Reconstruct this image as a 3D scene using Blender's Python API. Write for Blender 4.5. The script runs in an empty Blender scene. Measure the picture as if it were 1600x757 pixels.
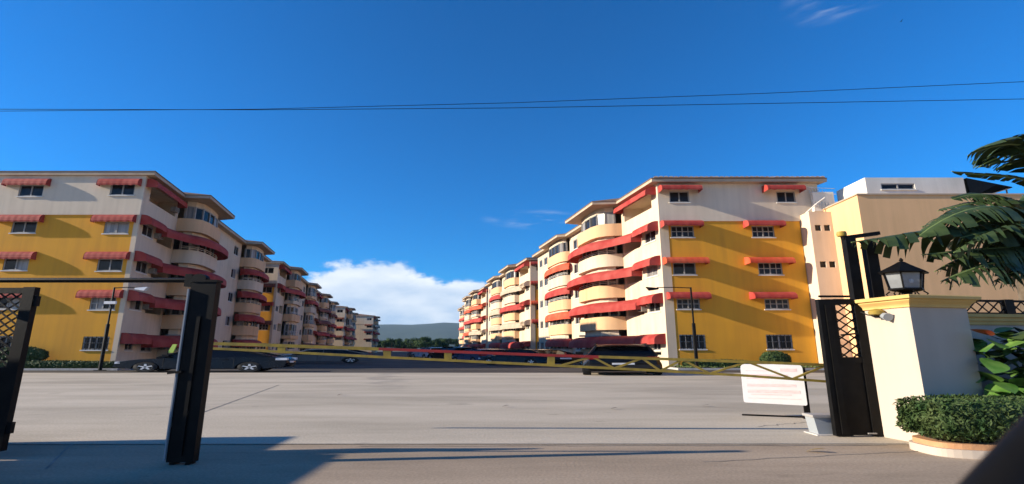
import bpy, bmesh, math, random
from mathutils import Vector, Matrix
from math import sin, cos, pi, radians, atan, atan2, sqrt

random.seed(11)
SC = bpy.context.scene
COL = SC.collection

# ------------------------------------------------------------------ camera
CAM_Z = 1.5
PITCH = atan(167.5 / 760.0)
cam_data = bpy.data.cameras.new('camera')
cam_data.sensor_width = 36.0
cam_data.lens = 17.1
cam_data.clip_start = 0.05
cam_data.dof.use_dof = True
cam_data.dof.focus_distance = 24.0
cam_data.dof.aperture_fstop = 1.7
cam_data.clip_end = 20000
cam = bpy.data.objects.new('camera', cam_data)
COL.objects.link(cam)
cam.location = (0, 0, CAM_Z)
cam.rotation_euler = (radians(90) + PITCH, 0, 0)
SC.camera = cam

# ------------------------------------------------------------------ light
SUN_TRAVEL = Vector((1.0, 0.107, -0.32)).normalized()
SUN_EL = math.asin(-SUN_TRAVEL.z)
SUN_ROT = atan2(-SUN_TRAVEL.x, -SUN_TRAVEL.y)
sun_data = bpy.data.lights.new('sun', 'SUN')
sun_data.energy = 4.6
sun_data.angle = radians(0.5)
sun_data.color = (1.0, 0.895, 0.74)
sun = bpy.data.objects.new('sun', sun_data)
COL.objects.link(sun)
sun.location = (-60, -10, 60)
sun.rotation_euler = SUN_TRAVEL.to_track_quat('-Z', 'Y').to_euler()

SKY_STRENGTH = 0.12
world = bpy.data.worlds.new('World')
SC.world = world
world.use_nodes = True
nt = world.node_tree
nt.nodes.clear()
N = nt.nodes.new
Lk = nt.links.new
w_out = N('ShaderNodeOutputWorld')
w_bg = N('ShaderNodeBackground')
w_bg.inputs['Strength'].default_value = SKY_STRENGTH
Lk(w_bg.outputs[0], w_out.inputs[0])
sky = N('ShaderNodeTexSky')
sky.sky_type = 'NISHITA'
sky.sun_disc = False
sky.sun_elevation = SUN_EL
sky.sun_rotation = SUN_ROT
sky.altitude = 0
sky.air_density = 1.0
sky.dust_density = 0.0
sky.ozone_density = 3.0
grade = N('ShaderNodeMix'); grade.data_type = 'RGBA'; grade.blend_type = 'MULTIPLY'
grade.inputs['Factor'].default_value = 1.0
Lk(sky.outputs[0], grade.inputs[6])
grade.inputs[7].default_value = (0.060, 0.455, 0.83, 1)
# cumulus banks on the horizon, placed by direction
tc = N('ShaderNodeTexCoord')
noise = N('ShaderNodeTexNoise'); noise.inputs['Scale'].default_value = 7.0
noise.inputs['Detail'].default_value = 9.0; noise.inputs['Roughness'].default_value = 0.6
mapn = N('ShaderNodeMapping'); mapn.inputs['Scale'].default_value = (1, 1, 2.2)
Lk(tc.outputs['Generated'], mapn.inputs[0]); Lk(mapn.outputs[0], noise.inputs['Vector'])


def math_node(op, a, b=None, clamp=False):
    m = N('ShaderNodeMath'); m.operation = op; m.use_clamp = clamp
    for i, v in enumerate((a, b)):
        if v is None:
            continue
        if isinstance(v, (int, float)):
            m.inputs[i].default_value = v
        else:
            Lk(v, m.inputs[i])
    return m.outputs[0]


def bank(d, half):
    sub = N('ShaderNodeVectorMath'); sub.operation = 'SUBTRACT'
    Lk(tc.outputs['Generated'], sub.inputs[0]); sub.inputs[1].default_value = d
    mul = N('ShaderNodeVectorMath'); mul.operation = 'MULTIPLY'
    Lk(sub.outputs[0], mul.inputs[0]); mul.inputs[1].default_value = (1 / half[0], 1 / half[1], 1 / half[2])
    ln = N('ShaderNodeVectorMath'); ln.operation = 'LENGTH'
    Lk(mul.outputs[0], ln.inputs[0])
    return math_node('SUBTRACT', 1.0, ln.outputs['Value'])


def dirv(az, el):
    a, e = radians(az), radians(el)
    return (sin(a) * cos(e), cos(a) * cos(e), sin(e))


banks = [bank(dirv(-15.0, 2.0), (0.19, 0.30, 0.145)),
         bank(dirv(-7.0, 1.0), (0.17, 0.30, 0.125)),
         *[bank(dirv(az_, 2.5), (0.30, 0.30, 0.145)) for az_ in (68, 100, 132, 164, 196, 228, 260, 292)]]  # this ring of banks is out of view, added as neutral fill light
m = banks[0]
for b_ in banks[1:]:
    m = math_node('MAXIMUM', m, b_)
nz = math_node('MULTIPLY', math_node('SUBTRACT', noise.outputs['Fac'], 0.5), 0.95)
m = math_node('ADD', m, nz)
ramp = N('ShaderNodeMapRange'); ramp.interpolation_type = 'SMOOTHSTEP'
Lk(m, ramp.inputs['Value'])
ramp.inputs['From Min'].default_value = 0.0; ramp.inputs['From Max'].default_value = 0.13
ramp.inputs['To Max'].default_value = 0.97
# thin high wisps
wmap = N('ShaderNodeMapping'); wmap.inputs['Scale'].default_value = (6.0, 6.0, 40.0); wmap.inputs['Location'].default_value = (1.3, 0.2, 0.8)
Lk(tc.outputs['Generated'], wmap.inputs[0])
wn = N('ShaderNodeTexNoise'); wn.inputs['Scale'].default_value = 1.6; wn.inputs['Detail'].default_value = 6
Lk(wmap.outputs[0], wn.inputs['Vector'])
wr = N('ShaderNodeMapRange'); wr.interpolation_type = 'SMOOTHSTEP'; Lk(wn.outputs['Fac'], wr.inputs['Value'])
wr.inputs['From Min'].default_value = 0.40; wr.inputs['From Max'].default_value = 0.72; wr.inputs['To Max'].default_value = 0.45
wb = math_node('MAXIMUM', math_node('MAXIMUM', bank(dirv(2.2, 15.1), (0.11, 0.2, 0.022)), bank(dirv(38.5, 33.5), (0.09, 0.12, 0.05))), math_node('MAXIMUM', bank(dirv(-70, 25), (0.15, 0.2, 0.04)), bank(dirv(150, 22), (0.2, 0.2, 0.04))))
wbr = N('ShaderNodeMapRange'); wbr.interpolation_type = 'SMOOTHSTEP'; Lk(wb, wbr.inputs['Value'])
wbr.inputs['From Min'].default_value = 0.0; wbr.inputs['From Max'].default_value = 0.7
fac = math_node('MAXIMUM', ramp.outputs[0], math_node('MULTIPLY', wr.outputs[0], wbr.outputs[0]))
# cloud colour: billows from a second noise
n2 = N('ShaderNodeTexNoise'); n2.inputs['Scale'].default_value = 9.0; n2.inputs['Detail'].default_value = 6
m2 = N('ShaderNodeMapping'); m2.inputs['Scale'].default_value = (1, 1, 3.0); m2.inputs['Location'].default_value = (0.2, 0, 0.05)
Lk(tc.outputs['Generated'], m2.inputs[0]); Lk(m2.outputs[0], n2.inputs['Vector'])
sepd = N('ShaderNodeSeparateXYZ'); Lk(tc.outputs['Generated'], sepd.inputs[0])
lift = N('ShaderNodeMapRange'); Lk(sepd.outputs['Z'], lift.inputs['Value'])
lift.inputs['From Min'].default_value = 0.03; lift.inputs['From Max'].default_value = 0.17
bil = math_node('ADD', math_node('MULTIPLY', lift.outputs[0], 0.62), math_node('MULTIPLY', math_node('SUBTRACT', n2.outputs['Fac'], 0.36), 1.5), True)
cc = N('ShaderNodeValToRGB'); Lk(bil, cc.inputs[0])
cc.color_ramp.elements[0].position = 0.0; cc.color_ramp.elements[0].color = (1.7, 2.5, 3.7, 1)
cc.color_ramp.elements[1].position = 1.0; cc.color_ramp.elements[1].color = (4.5, 4.7, 4.9, 1)
mixc = N('ShaderNodeMix'); mixc.data_type = 'RGBA'
Lk(fac, mixc.inputs['Factor']); Lk(grade.outputs[2], mixc.inputs[6]); Lk(cc.outputs[0], mixc.inputs[7])
Lk(mixc.outputs[2], w_bg.inputs['Color'])

SC.view_settings.view_transform = 'Standard'
SC.view_settings.look = 'None'
SC.view_settings.exposure = 0.95
SC.view_settings.gamma = 1.0
SC.view_settings.use_curve_mapping = False
SC.render.engine = 'CYCLES'
SC.cycles.max_bounces = 6
SC.cycles.use_denoising = True

# ------------------------------------------------------------------ helpers
cP, sP = cos(PITCH), sin(PITCH)


def at(px, py, Y):
    """world point seen at photo pixel (px, py), standing at depth Y"""
    xc, yc = (px - 800) / 760.0, (378.5 - py) / 760.0
    t = Y / (cP - yc * sP)
    return Vector((xc * t, Y, CAM_Z + (sP + yc * cP) * t))


def mat(name, col, rough=0.8, col2=None, scale=3.0, bump=0.0, bscale=40.0, metal=0.0, stretch=(1, 1, 1), spec=0.4, lo=0.35, hi=0.7, detail=6, coat=0.0):
    m = bpy.data.materials.new(name)
    m.use_nodes = True
    t = m.node_tree
    p = t.nodes['Principled BSDF']
    p.inputs['Roughness'].default_value = rough
    p.inputs['Metallic'].default_value = metal
    p.inputs['Specular IOR Level'].default_value = spec
    p.inputs['Coat Weight'].default_value = coat
    c = (*col, 1)
    p.inputs['Base Color'].default_value = c
    tcn = t.nodes.new('ShaderNodeTexCoord')
    geo = t.nodes.new('ShaderNodeNewGeometry')
    mp = t.nodes.new('ShaderNodeMapping'); mp.inputs['Scale'].default_value = stretch
    t.links.new(geo.outputs['Position'], mp.inputs[0])
    if col2:
        n = t.nodes.new('ShaderNodeTexNoise'); n.inputs['Scale'].default_value = scale; n.inputs['Detail'].default_value = detail
        t.links.new(mp.outputs[0], n.inputs['Vector'])
        r = t.nodes.new('ShaderNodeValToRGB')
        r.color_ramp.elements[0].position = lo; r.color_ramp.elements[0].color = c
        r.color_ramp.elements[1].position = hi; r.color_ramp.elements[1].color = (*col2, 1)
        t.links.new(n.outputs['Fac'], r.inputs[0])
        t.links.new(r.outputs[0], p.inputs['Base Color'])
    if bump:
        n = t.nodes.new('ShaderNodeTexNoise'); n.inputs['Scale'].default_value = bscale; n.inputs['Detail'].default_value = 5
        t.links.new(geo.outputs['Position'], n.inputs['Vector'])
        b = t.nodes.new('ShaderNodeBump'); b.inputs['Strength'].default_value = bump; b.inputs['Distance'].default_value = 0.02
        t.links.new(n.outputs['Fac'], b.inputs['Height'])
        t.links.new(b.outputs[0], p.inputs['Normal'])
    return m


def wall_paint(name, base, stain, amount=0.8):
    """painted render with rain streaks and blotches"""
    m = mat(name, base, 0.85, bump=0.12, bscale=9.0, spec=0.2)
    t = m.node_tree; p = t.nodes['Principled BSDF']
    geo = t.nodes.new('ShaderNodeNewGeometry')
    m1 = t.nodes.new('ShaderNodeMapping'); m1.inputs['Scale'].default_value = (1.3, 1.3, 0.10)
    n1 = t.nodes.new('ShaderNodeTexNoise'); n1.inputs['Scale'].default_value = 1.6; n1.inputs['Detail'].default_value = 6
    n2_ = t.nodes.new('ShaderNodeTexNoise'); n2_.inputs['Scale'].default_value = 0.35; n2_.inputs['Detail'].default_value = 5
    t.links.new(geo.outputs['Position'], m1.inputs[0]); t.links.new(m1.outputs[0], n1.inputs['Vector'])
    t.links.new(geo.outputs['Position'], n2_.inputs['Vector'])
    mul = t.nodes.new('ShaderNodeMath'); mul.operation = 'MULTIPLY'
    t.links.new(n1.outputs['Fac'], mul.inputs[0]); t.links.new(n2_.outputs['Fac'], mul.inputs[1])
    r = t.nodes.new('ShaderNodeMapRange'); r.inputs['From Min'].default_value = 0.16; r.inputs['From Max'].default_value = 0.42
    r.inputs['To Max'].default_value = amount
    t.links.new(mul.outputs[0], r.inputs['Value'])
    mx = t.nodes.new('ShaderNodeMix'); mx.data_type = 'RGBA'
    t.links.new(r.outputs[0], mx.inputs['Factor']); mx.inputs[6].default_value = (*base, 1); mx.inputs[7].default_value = (*stain, 1)
    t.links.new(mx.outputs[2], p.inputs['Base Color'])
    return m


M = {}
M['cream'] = wall_paint('cream_render', (0.70, 0.56, 0.40), (0.52, 0.41, 0.28))
M['upper'] = wall_paint('pale_render', (0.72, 0.60, 0.45), (0.56, 0.46, 0.34))
M['yellow'] = wall_paint('ochre_render', (0.78, 0.37, 0.035), (0.62, 0.29, 0.035))
M['peach'] = wall_paint('peach_render', (0.76, 0.47, 0.25), (0.60, 0.37, 0.20))
M['peachblock'] = wall_paint('tan_render', (0.80, 0.48, 0.24), (0.68, 0.41, 0.20))
M['white'] = wall_paint('white_render', (0.74, 0.71, 0.64), (0.58, 0.55, 0.48))
M['soffit'] = mat('soffit_board', (0.52, 0.40, 0.28), 0.8, (0.42, 0.32, 0.22), 1.5)
M['roof'] = mat('roof_felt', (0.16, 0.10, 0.07), 0.9, (0.24, 0.15, 0.10), 2.0)
M['tile'] = mat('clay_tile', (0.45, 0.26, 0.16), 0.85, (0.62, 0.45, 0.32), 2.2, bump=0.3)
M['red'] = mat('awning_red', (0.33, 0.030, 0.022), 0.75, (0.44, 0.075, 0.055), 1.0, bump=0.15, bscale=30, spec=0.25)
M['brown'] = mat('awning_brown', (0.16, 0.05, 0.035), 0.8, (0.24, 0.09, 0.06), 1.0, spec=0.2)
M['orange'] = mat('awning_orange_red', (0.55, 0.065, 0.025), 0.7, (0.60, 0.12, 0.05), 1.0, spec=0.25)
M['frame'] = mat('window_frame', (0.38, 0.36, 0.33), 0.5, (0.28, 0.26, 0.24), 3)
M['glass'] = mat('dark_glass', (0.010, 0.010, 0.011), 0.12, (0.035, 0.033, 0.032), 0.8, spec=0.18)
M['curtain'] = mat('curtained_glass', (0.36, 0.33, 0.30), 0.35, (0.08, 0.075, 0.07), 0.9, stretch=(2.5, 2.5, 0.2), spec=0.5)
M['dark'] = mat('dark_interior', (0.07, 0.06, 0.05), 0.9)
M['ac'] = mat('metal_casing', (0.34, 0.29, 0.24), 0.6, (0.22, 0.19, 0.16), 3)
M['black'] = mat('black_paint', (0.004, 0.004, 0.004), 0.5, (0.009, 0.008, 0.007), 5, bump=0.08, bscale=25, spec=0.12)
M['yellowpaint'] = mat('yellow_paint', (0.44, 0.30, 0.05), 0.5, (0.27, 0.19, 0.045), 6, spec=0.2)
M['redpaint'] = mat('red_paint', (0.42, 0.03, 0.025), 0.5, (0.30, 0.03, 0.02), 6)
M['capyellow'] = wall_paint('ochre_trim', (0.72, 0.48, 0.17), (0.55, 0.35, 0.12))
M['pillar'] = wall_paint('white_pillar', (0.53, 0.445, 0.355), (0.42, 0.345, 0.27), 0.7)
M['leaf'] = mat('leaf_green', (0.030, 0.075, 0.014), 0.55, (0.075, 0.14, 0.03), 6.0, spec=0.4)
M['hedge'] = mat('hedge_leaf', (0.022, 0.055, 0.014), 0.65, (0.095, 0.125, 0.04), 5.0, spec=0.2)
M['tree'] = mat('tree_leaf', (0.028, 0.065, 0.014), 0.7, (0.075, 0.12, 0.03), 0.25, spec=0.2)
M['banana'] = mat('broad_leaf', (0.022, 0.040, 0.012), 0.45, (0.065, 0.095, 0.03), 2.2, stretch=(1, 1, 3), spec=0.25)
M['rib'] = mat('leaf_rib', (0.20, 0.26, 0.08), 0.5)
M['redleaf'] = mat('red_leaf', (0.42, 0.05, 0.03), 0.5, (0.25, 0.10, 0.03), 8)
M['bark'] = mat('bark', (0.10, 0.075, 0.05), 0.95, (0.17, 0.13, 0.09), 8, bump=0.5)
M['tyre'] = mat('tyre_rubber', (0.012, 0.012, 0.012), 0.8)
M['rim'] = mat('alloy_rim', (0.72, 0.72, 0.72), 0.3, metal=0.6)
M['carglass'] = mat('car_glass', (0.005, 0.005, 0.006), 0.06, spec=0.25)
M['lamp'] = mat('lamp_lens', (0.75, 0.76, 0.78), 0.12, spec=0.6)
M['tail'] = mat('tail_lens', (0.30, 0.01, 0.01), 0.2)
M['terracotta'] = mat('terracotta', (0.55, 0.29, 0.14), 0.85, (0.45, 0.22, 0.10), 5, bump=0.2)
M['kerb'] = mat('kerb_concrete', (0.55, 0.51, 0.46), 0.9, (0.42, 0.39, 0.35), 3, bump=0.3)
M['soil'] = mat('soil', (0.07, 0.05, 0.035), 0.95, (0.11, 0.08, 0.05), 4)
M['grass'] = mat('grass_blade', (0.07, 0.12, 0.025), 0.8, (0.16, 0.17, 0.05), 1.5)
M['signwhite'] = mat('sign_white', (0.86, 0.84, 0.82), 0.45, (0.80, 0.78, 0.74), 4)
M['signpink'] = mat('faded_red_print', (0.84, 0.60, 0.57), 0.5, (0.85, 0.74, 0.71), 12, stretch=(0.6, 1, 3))
M['greyplastic'] = mat('grey_plastic', (0.30, 0.32, 0.33), 0.5)
M['lantern_glass'] = mat('lantern_glass', (0.30, 0.31, 0.31), 0.15, (0.18, 0.19, 0.19), 3, spec=0.4)
M['lime'] = mat('lime_reflective', (0.62, 0.80, 0.12), 0.4)


def road_material(name, a, b, c, stretch, stain=False):
    m = mat(name, a, 0.9, spec=0.15)
    t = m.node_tree; p = t.nodes['Principled BSDF']
    geo = t.nodes.new('ShaderNodeNewGeometry')
    mp = t.nodes.new('ShaderNodeMapping'); mp.inputs['Scale'].default_value = stretch
    t.links.new(geo.outputs['Position'], mp.inputs[0])
    n1 = t.nodes.new('ShaderNodeTexNoise'); n1.inputs['Scale'].default_value = 0.55; n1.inputs['Detail'].default_value = 10; n1.inputs['Roughness'].default_value = 0.62
    t.links.new(mp.outputs[0], n1.inputs['Vector'])
    r = t.nodes.new('ShaderNodeValToRGB'); t.links.new(n1.outputs['Fac'], r.inputs[0])
    e = r.color_ramp.elements
    e[0].position = 0.32; e[0].color = (*b, 1)
    e[1].position = 0.52; e[1].color = (*a, 1)
    e3 = e.new(0.70); e3.color = (*c, 1)
    n2_ = t.nodes.new('ShaderNodeTexNoise'); n2_.inputs['Scale'].default_value = 28; n2_.inputs['Detail'].default_value = 4
    t.links.new(geo.outputs['Position'], n2_.inputs['Vector'])
    mr = t.nodes.new('ShaderNodeMapRange'); t.links.new(n2_.outputs['Fac'], mr.inputs['Value'])
    mr.inputs['From Min'].default_value = 0.3; mr.inputs['From Max'].default_value = 0.7
    mr.inputs['To Min'].default_value = 0.82; mr.inputs['To Max'].default_value = 1.12
    mx = t.nodes.new('ShaderNodeMix'); mx.data_type = 'RGBA'; mx.blend_type = 'MULTIPLY'; mx.inputs['Factor'].default_value = 1
    t.links.new(r.outputs[0], mx.inputs[6]); t.links.new(mr.outputs[0], mx.inputs[7])
    last = mx.outputs[2]
    # patchy wear: broad repairs and small oil spots
    for sc_, lo_, hi_, dk, amt in ((0.16, 0.52, 0.60, 0.80, 0.75), (0.9, 0.66, 0.74, 0.55, 0.6), (2.6, 0.68, 0.75, 0.5, 0.6)):
        mpp = t.nodes.new('ShaderNodeMapping'); mpp.inputs['Scale'].default_value = (0.45, 1, 1); mpp.inputs['Location'].default_value = (sc_ * 31, sc_ * 7, 0)
        t.links.new(geo.outputs['Position'], mpp.inputs[0])
        npn = t.nodes.new('ShaderNodeTexNoise'); npn.inputs['Scale'].default_value = sc_; npn.inputs['Detail'].default_value = 7
        t.links.new(mpp.outputs[0], npn.inputs['Vector'])
        rg = t.nodes.new('ShaderNodeMapRange'); rg.interpolation_type = 'SMOOTHSTEP'; t.links.new(npn.outputs['Fac'], rg.inputs['Value'])
        rg.inputs['From Min'].default_value = lo_; rg.inputs['From Max'].default_value = hi_; rg.inputs['To Min'].default_value = 1.0; rg.inputs['To Max'].default_value = 1 - (1 - dk) * amt
        mm = t.nodes.new('ShaderNodeMix'); mm.data_type = 'RGBA'; mm.blend_type = 'MULTIPLY'; mm.inputs['Factor'].default_value = 1
        t.links.new(last, mm.inputs[6]); t.links.new(rg.outputs[0], mm.inputs[7])
        last = mm.outputs[2]
    if stain:   # an old water trail that ran down the slab
        sx = t.nodes.new('ShaderNodeSeparateXYZ'); t.links.new(geo.outputs['Position'], sx.inputs[0])
        nw = t.nodes.new('ShaderNodeTexNoise'); nw.inputs['Scale'].default_value = 0.5; nw.inputs['Detail'].default_value = 5
        t.links.new(geo.outputs['Position'], nw.inputs['Vector'])

        def mth(op, x, y):
            k = t.nodes.new('ShaderNodeMath'); k.operation = op
            for i, v in enumerate((x, y)):
                if isinstance(v, (int, float)):
                    k.inputs[i].default_value = v
                else:
                    t.links.new(v, k.inputs[i])
            return k.outputs[0]
        # distance from the line x = -0.30 * y + 1
        line = mth('ADD', sx.outputs['X'], mth('ADD', mth('MULTIPLY', sx.outputs['Y'], 0.265), -0.5))
        dist = mth('ABSOLUTE', mth('ADD', line, mth('MULTIPLY', mth('SUBTRACT', nw.outputs['Fac'], 0.5), 5.0)), 0)
        k1 = t.nodes.new('ShaderNodeMapRange'); t.links.new(dist, k1.inputs['Value'])
        k1.inputs['From Min'].default_value = 0.0; k1.inputs['From Max'].default_value = 0.7; k1.inputs['To Min'].default_value = 1; k1.inputs['To Max'].default_value = 0
        k2 = t.nodes.new('ShaderNodeMapRange'); t.links.new(sx.outputs['Y'], k2.inputs['Value'])
        k2.inputs['From Min'].default_value = 17.0; k2.inputs['From Max'].default_value = 24.0
        k2.inputs['To Max'].default_value = 0.35
        st = mth('MULTIPLY', k1.outputs[0], k2.outputs[0])
        ms = t.nodes.new('ShaderNodeMix'); ms.data_type = 'RGBA'
        t.links.new(st, ms.inputs['Factor']); t.links.new(last, ms.inputs[6]); ms.inputs[7].default_value = (0.16, 0.15, 0.14, 1)
        last = ms.outputs[2]
    t.links.new(last, p.inputs['Base Color'])
    b_ = t.nodes.new('ShaderNodeBump'); b_.inputs['Strength'].default_value = 0.25; b_.inputs['Distance'].default_value = 0.015
    t.links.new(n2_.outputs['Fac'], b_.inputs['Height']); t.links.new(b_.outputs[0], p.inputs['Normal'])
    return m


M['concrete'] = road_material('lot_concrete', (0.525, 0.445, 0.335), (0.42, 0.355, 0.265), (0.60, 0.51, 0.39), (0.22, 1.0, 1), True)
M['asphalt'] = road_material('lot_asphalt', (0.080, 0.068, 0.055), (0.058, 0.050, 0.042), (0.105, 0.09, 0.075), (0.3, 1, 1))
M['street'] = road_material('street_paving', (0.39, 0.295, 0.205), (0.29, 0.22, 0.15), (0.46, 0.355, 0.25), (0.3, 1.4, 1))
M['earth'] = mat('dry_ground', (0.10, 0.11, 0.05), 0.95, (0.17, 0.15, 0.09), 0.03)
M['hill'] = mat('forested_hill', (0.018, 0.042, 0.034), 0.95, (0.040, 0.066, 0.046), 0.006, stretch=(1, 1, 3))


class MB:
    def __init__(s):
        s.v = []; s.f = []

    def add(s, verts, faces):
        k = len(s.v)
        s.v += [tuple(p) for p in verts]
        s.f += [tuple(i + k for i in f) for f in faces]
        return s

    def box(s, x0, x1, y0, y1, z0, z1, T=None):
        p = [Vector((x, y, z)) for z in (z0, z1) for y in (y0, y1) for x in (x0, x1)]
        if T:
            p = [T(q) for q in p]
        return s.add(p, [(0, 2, 3, 1), (4, 5, 7, 6), (0, 1, 5, 4), (2, 6, 7, 3), (0, 4, 6, 2), (1, 3, 7, 5)])

    def bar(s, a, b, w, h=None, up=Vector((0, 0, 1))):
        a, b = Vector(a), Vector(b); h = h or w
        d = (b - a).normalized()
        if abs(d.dot(up)) > 0.99:
            up = Vector((0, 1, 0))
        sd = d.cross(up).normalized() * (w / 2); u = sd.cross(d).normalized() * (h / 2)
        p = [q + i * sd + j * u for q in (a, b) for i, j in ((-1, -1), (1, -1), (1, 1), (-1, 1))]
        return s.add(p, [(0, 1, 2, 3), (4, 7, 6, 5), (0, 4, 5, 1), (1, 5, 6, 2), (2, 6, 7, 3), (3, 7, 4, 0)])

    def tube(s, path, radii, n=8, sx=1.0):
        path = [Vector(p) for p in path]
        if not isinstance(radii, (list, tuple)):
            radii = [radii] * len(path)
        rings = []; k = len(s.v)
        for i, p in enumerate(path):
            d = (path[min(i + 1, len(path) - 1)] - path[max(i - 1, 0)]).normalized()
            up = Vector((0, 0, 1)) if abs(d.z) < 0.95 else Vector((0, 1, 0))
            a = d.cross(up).normalized(); b = a.cross(d)
            for j in range(n):
                t = 2 * pi * j / n
                o = (a * cos(t) + b * sin(t)) * radii[i]
                o.x *= sx
                s.v.append(tuple(p + o))
        for i in range(len(path) - 1):
            for j in range(n):
                s.f.append((k + i * n + j, k + i * n + (j + 1) % n, k + (i + 1) * n + (j + 1) % n, k + (i + 1) * n + j))
        s.f.append(tuple(k + j for j in reversed(range(n))))
        s.f.append(tuple(k + (len(path) - 1) * n + j for j in range(n)))
        return s

    def lathe(s, prof, c=(0, 0, 0), n=12, sx=1.0, sy=1.0, phase=0.0):
        k = len(s.v); c = Vector(c)
        for r, z in prof:
            for j in range(n):
                t = 2 * pi * j / n + phase
                s.v.append((c.x + r * cos(t) * sx, c.y + r * sin(t) * sy, c.z + z))
        for i in range(len(prof) - 1):
            for j in range(n):
                s.f.append((k + i * n + j, k + i * n + (j + 1) % n, k + (i + 1) * n + (j + 1) % n, k + (i + 1) * n + j))
        s.f.append(tuple(k + j for j in reversed(range(n))))
        s.f.append(tuple(k + (len(prof) - 1) * n + j for j in range(n)))
        return s

    def prism(s, pts, z0, z1):
        n = len(pts)
        return s.add([(p[0], p[1], z0) for p in pts] + [(p[0], p[1], z1) for p in pts],
                     [tuple(reversed(range(n))), tuple(range(n, 2 * n))] + [(i, (i + 1) % n, n + (i + 1) % n, n + i) for i in range(n)])

    def mesh(s, name, material, smooth=False):
        me = bpy.data.meshes.new(name)
        me.from_pydata(s.v, [], s.f)
        if material:
            me.materials.append(M[material] if isinstance(material, str) else material)
        bm = bmesh.new(); bm.from_mesh(me)
        if len(me.polygons) < 20000:
            bmesh.ops.recalc_face_normals(bm, faces=bm.faces)
        bm.to_mesh(me); bm.free()
        if smooth:
            me.polygons.foreach_set('use_smooth', [True] * len(me.polygons))
            me.set_sharp_from_angle(angle=radians(38))
        return me

    def build(s, name, material, parent=None, loc=(0, 0, 0), smooth=False):
        return put(name, s.mesh(name, material, smooth), parent, loc)


def put(name, me, parent=None, loc=(0, 0, 0)):
    o = bpy.data.objects.new(name, me)
    o.location = loc
    COL.objects.link(o)
    if parent:
        o.parent = parent
    return o


def empty(name, loc):
    o = bpy.data.objects.new(name, None)
    o.empty_display_size = 0.3
    o.location = loc
    COL.objects.link(o)
    return o


def tag(o, label, cat, group=None):
    o['label'] = label; o['category'] = cat
    if group:
        o['group'] = group
    return o


def kind(o, k):
    o['kind'] = k
    return o


def copy_tree(o, parent=None):
    c = o.copy(); COL.objects.link(c); c.parent = parent
    for ch in o.children:
        copy_tree(ch, c)
    return c


CACHE = {}


def cached(key, fn):
    if key not in CACHE:
        CACHE[key] = fn()
    return CACHE[key]


# ------------------------------------------------------------------ ground
kind(MB().add([(-3600, -250, -0.03), (3600, -250, -0.03), (3600, 3300, -0.03), (-3600, 3300, -0.03)], [(0, 1, 2, 3)]).build('ground', 'earth'), 'structure')
KY = 8.35     # where the street meets the lot
CY = 32.7     # where the concrete ends
kind(MB().add([(-80, -25, 0), (80, -25, 0), (80, KY, 0), (-80, KY, 0)], [(0, 1, 2, 3)]).build('street', 'street'), 'structure')
kind(MB().add([(-80, KY, 0.004), (80, KY, 0.004), (80, CY, 0.004), (-80, CY, 0.004)], [(0, 1, 2, 3)]).build('lot_pavement', 'concrete'), 'structure')
kind(MB().add([(-120, CY, 0), (60, CY, 0), (20, 330, 0), (-170, 330, 0)], [(0, 1, 2, 3)]).build('lot_road', 'asphalt'), 'structure')

# gate track slot and slab joints, thin sunk strips
M['joint'] = mat('joint_filler', (0.16, 0.14, 0.12), 0.95, (0.34, 0.30, 0.25), 2)


def strip(pts, w, z, name):
    mb = MB(); k = 0
    for i in range(len(pts) - 1):
        a, b = Vector(pts[i]), Vector(pts[i + 1])
        d = (b - a).normalized(); n_ = Vector((-d.y, d.x)) * w / 2
        mb.add([(*(a - n_), z), (*(b - n_), z), (*(b + n_), z), (*(a + n_), z)], [(0, 1, 2, 3)])
    o = mb.build(name, 'joint'); kind(o, 'structure')
    return o


def wob(a, b, n, amp):
    return [(a[0] + (b[0] - a[0]) * i / n + random.uniform(-amp, amp), a[1] + (b[1] - a[1]) * i / n + random.uniform(-amp, amp)) for i in range(n + 1)]


strip([(-14, 8.33), (6.4, 8.40)], 0.028, 0.009, 'pavement_track')
p1, p2 = at(71, 734, 1), at(436, 602, 1)


def gnd(px, py):
    yc = (378.5 - py) / 760.0
    k = (sP + yc * cP) / (cP - yc * sP)
    Y = -CAM_Z / k
    return at(px, py, Y)


g1, g2 = gnd(71, 734), gnd(267, 663)
g3 = gnd(436, 602)
strip([(g2.x, g2.y), (g3.x, g3.y)], 0.05, 0.009, 'pavement_joint')
strip(wob((g1.x, g1.y), (g2.x - .1, KY), 8, 0.01), 0.03, 0.005, 'pavement_crack')
for (a, b) in (((30, 650), (420, 628)), ((640, 618), (1180, 640)), ((900, 600), (1300, 612)), ((1180, 668), (1270, 660))):
    A, B = gnd(*a), gnd(*b)
    strip(wob((A.x, A.y), (B.x, B.y), 14, 0.06), 0.02, 0.009, 'pavement_crack')
A, B = gnd(1100, 722), gnd(1480, 704)
strip(wob((A.x, A.y), (B.x, B.y), 16, 0.03), 0.018, 0.005, 'pavement_crack')
A, B = gnd(1230, 690), gnd(1500, 686)
strip(wob((-2.4, 8.2), (6.0, 8.28), 20, 0.03), 0.03, 0.005, 'pavement_crack')

# ------------------------------------------------------------------ apartment blocks
SLOPE = -0.25
STO = 3.04
Z0 = 0.5


def zf(f):
    return Z0 + STO * f


class Frame:
    def __init__(s, o, u, n, key):
        s.o, s.u, s.n, s.key = Vector(o), Vector(u), Vector(n), key

    def p(s, a, d, z):
        return s.o + s.u * a + s.n * d + Vector((0, 0, z))

    def v(s, a, d, z):
        return s.u * a + s.n * d + Vector((0, 0, z))


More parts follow.
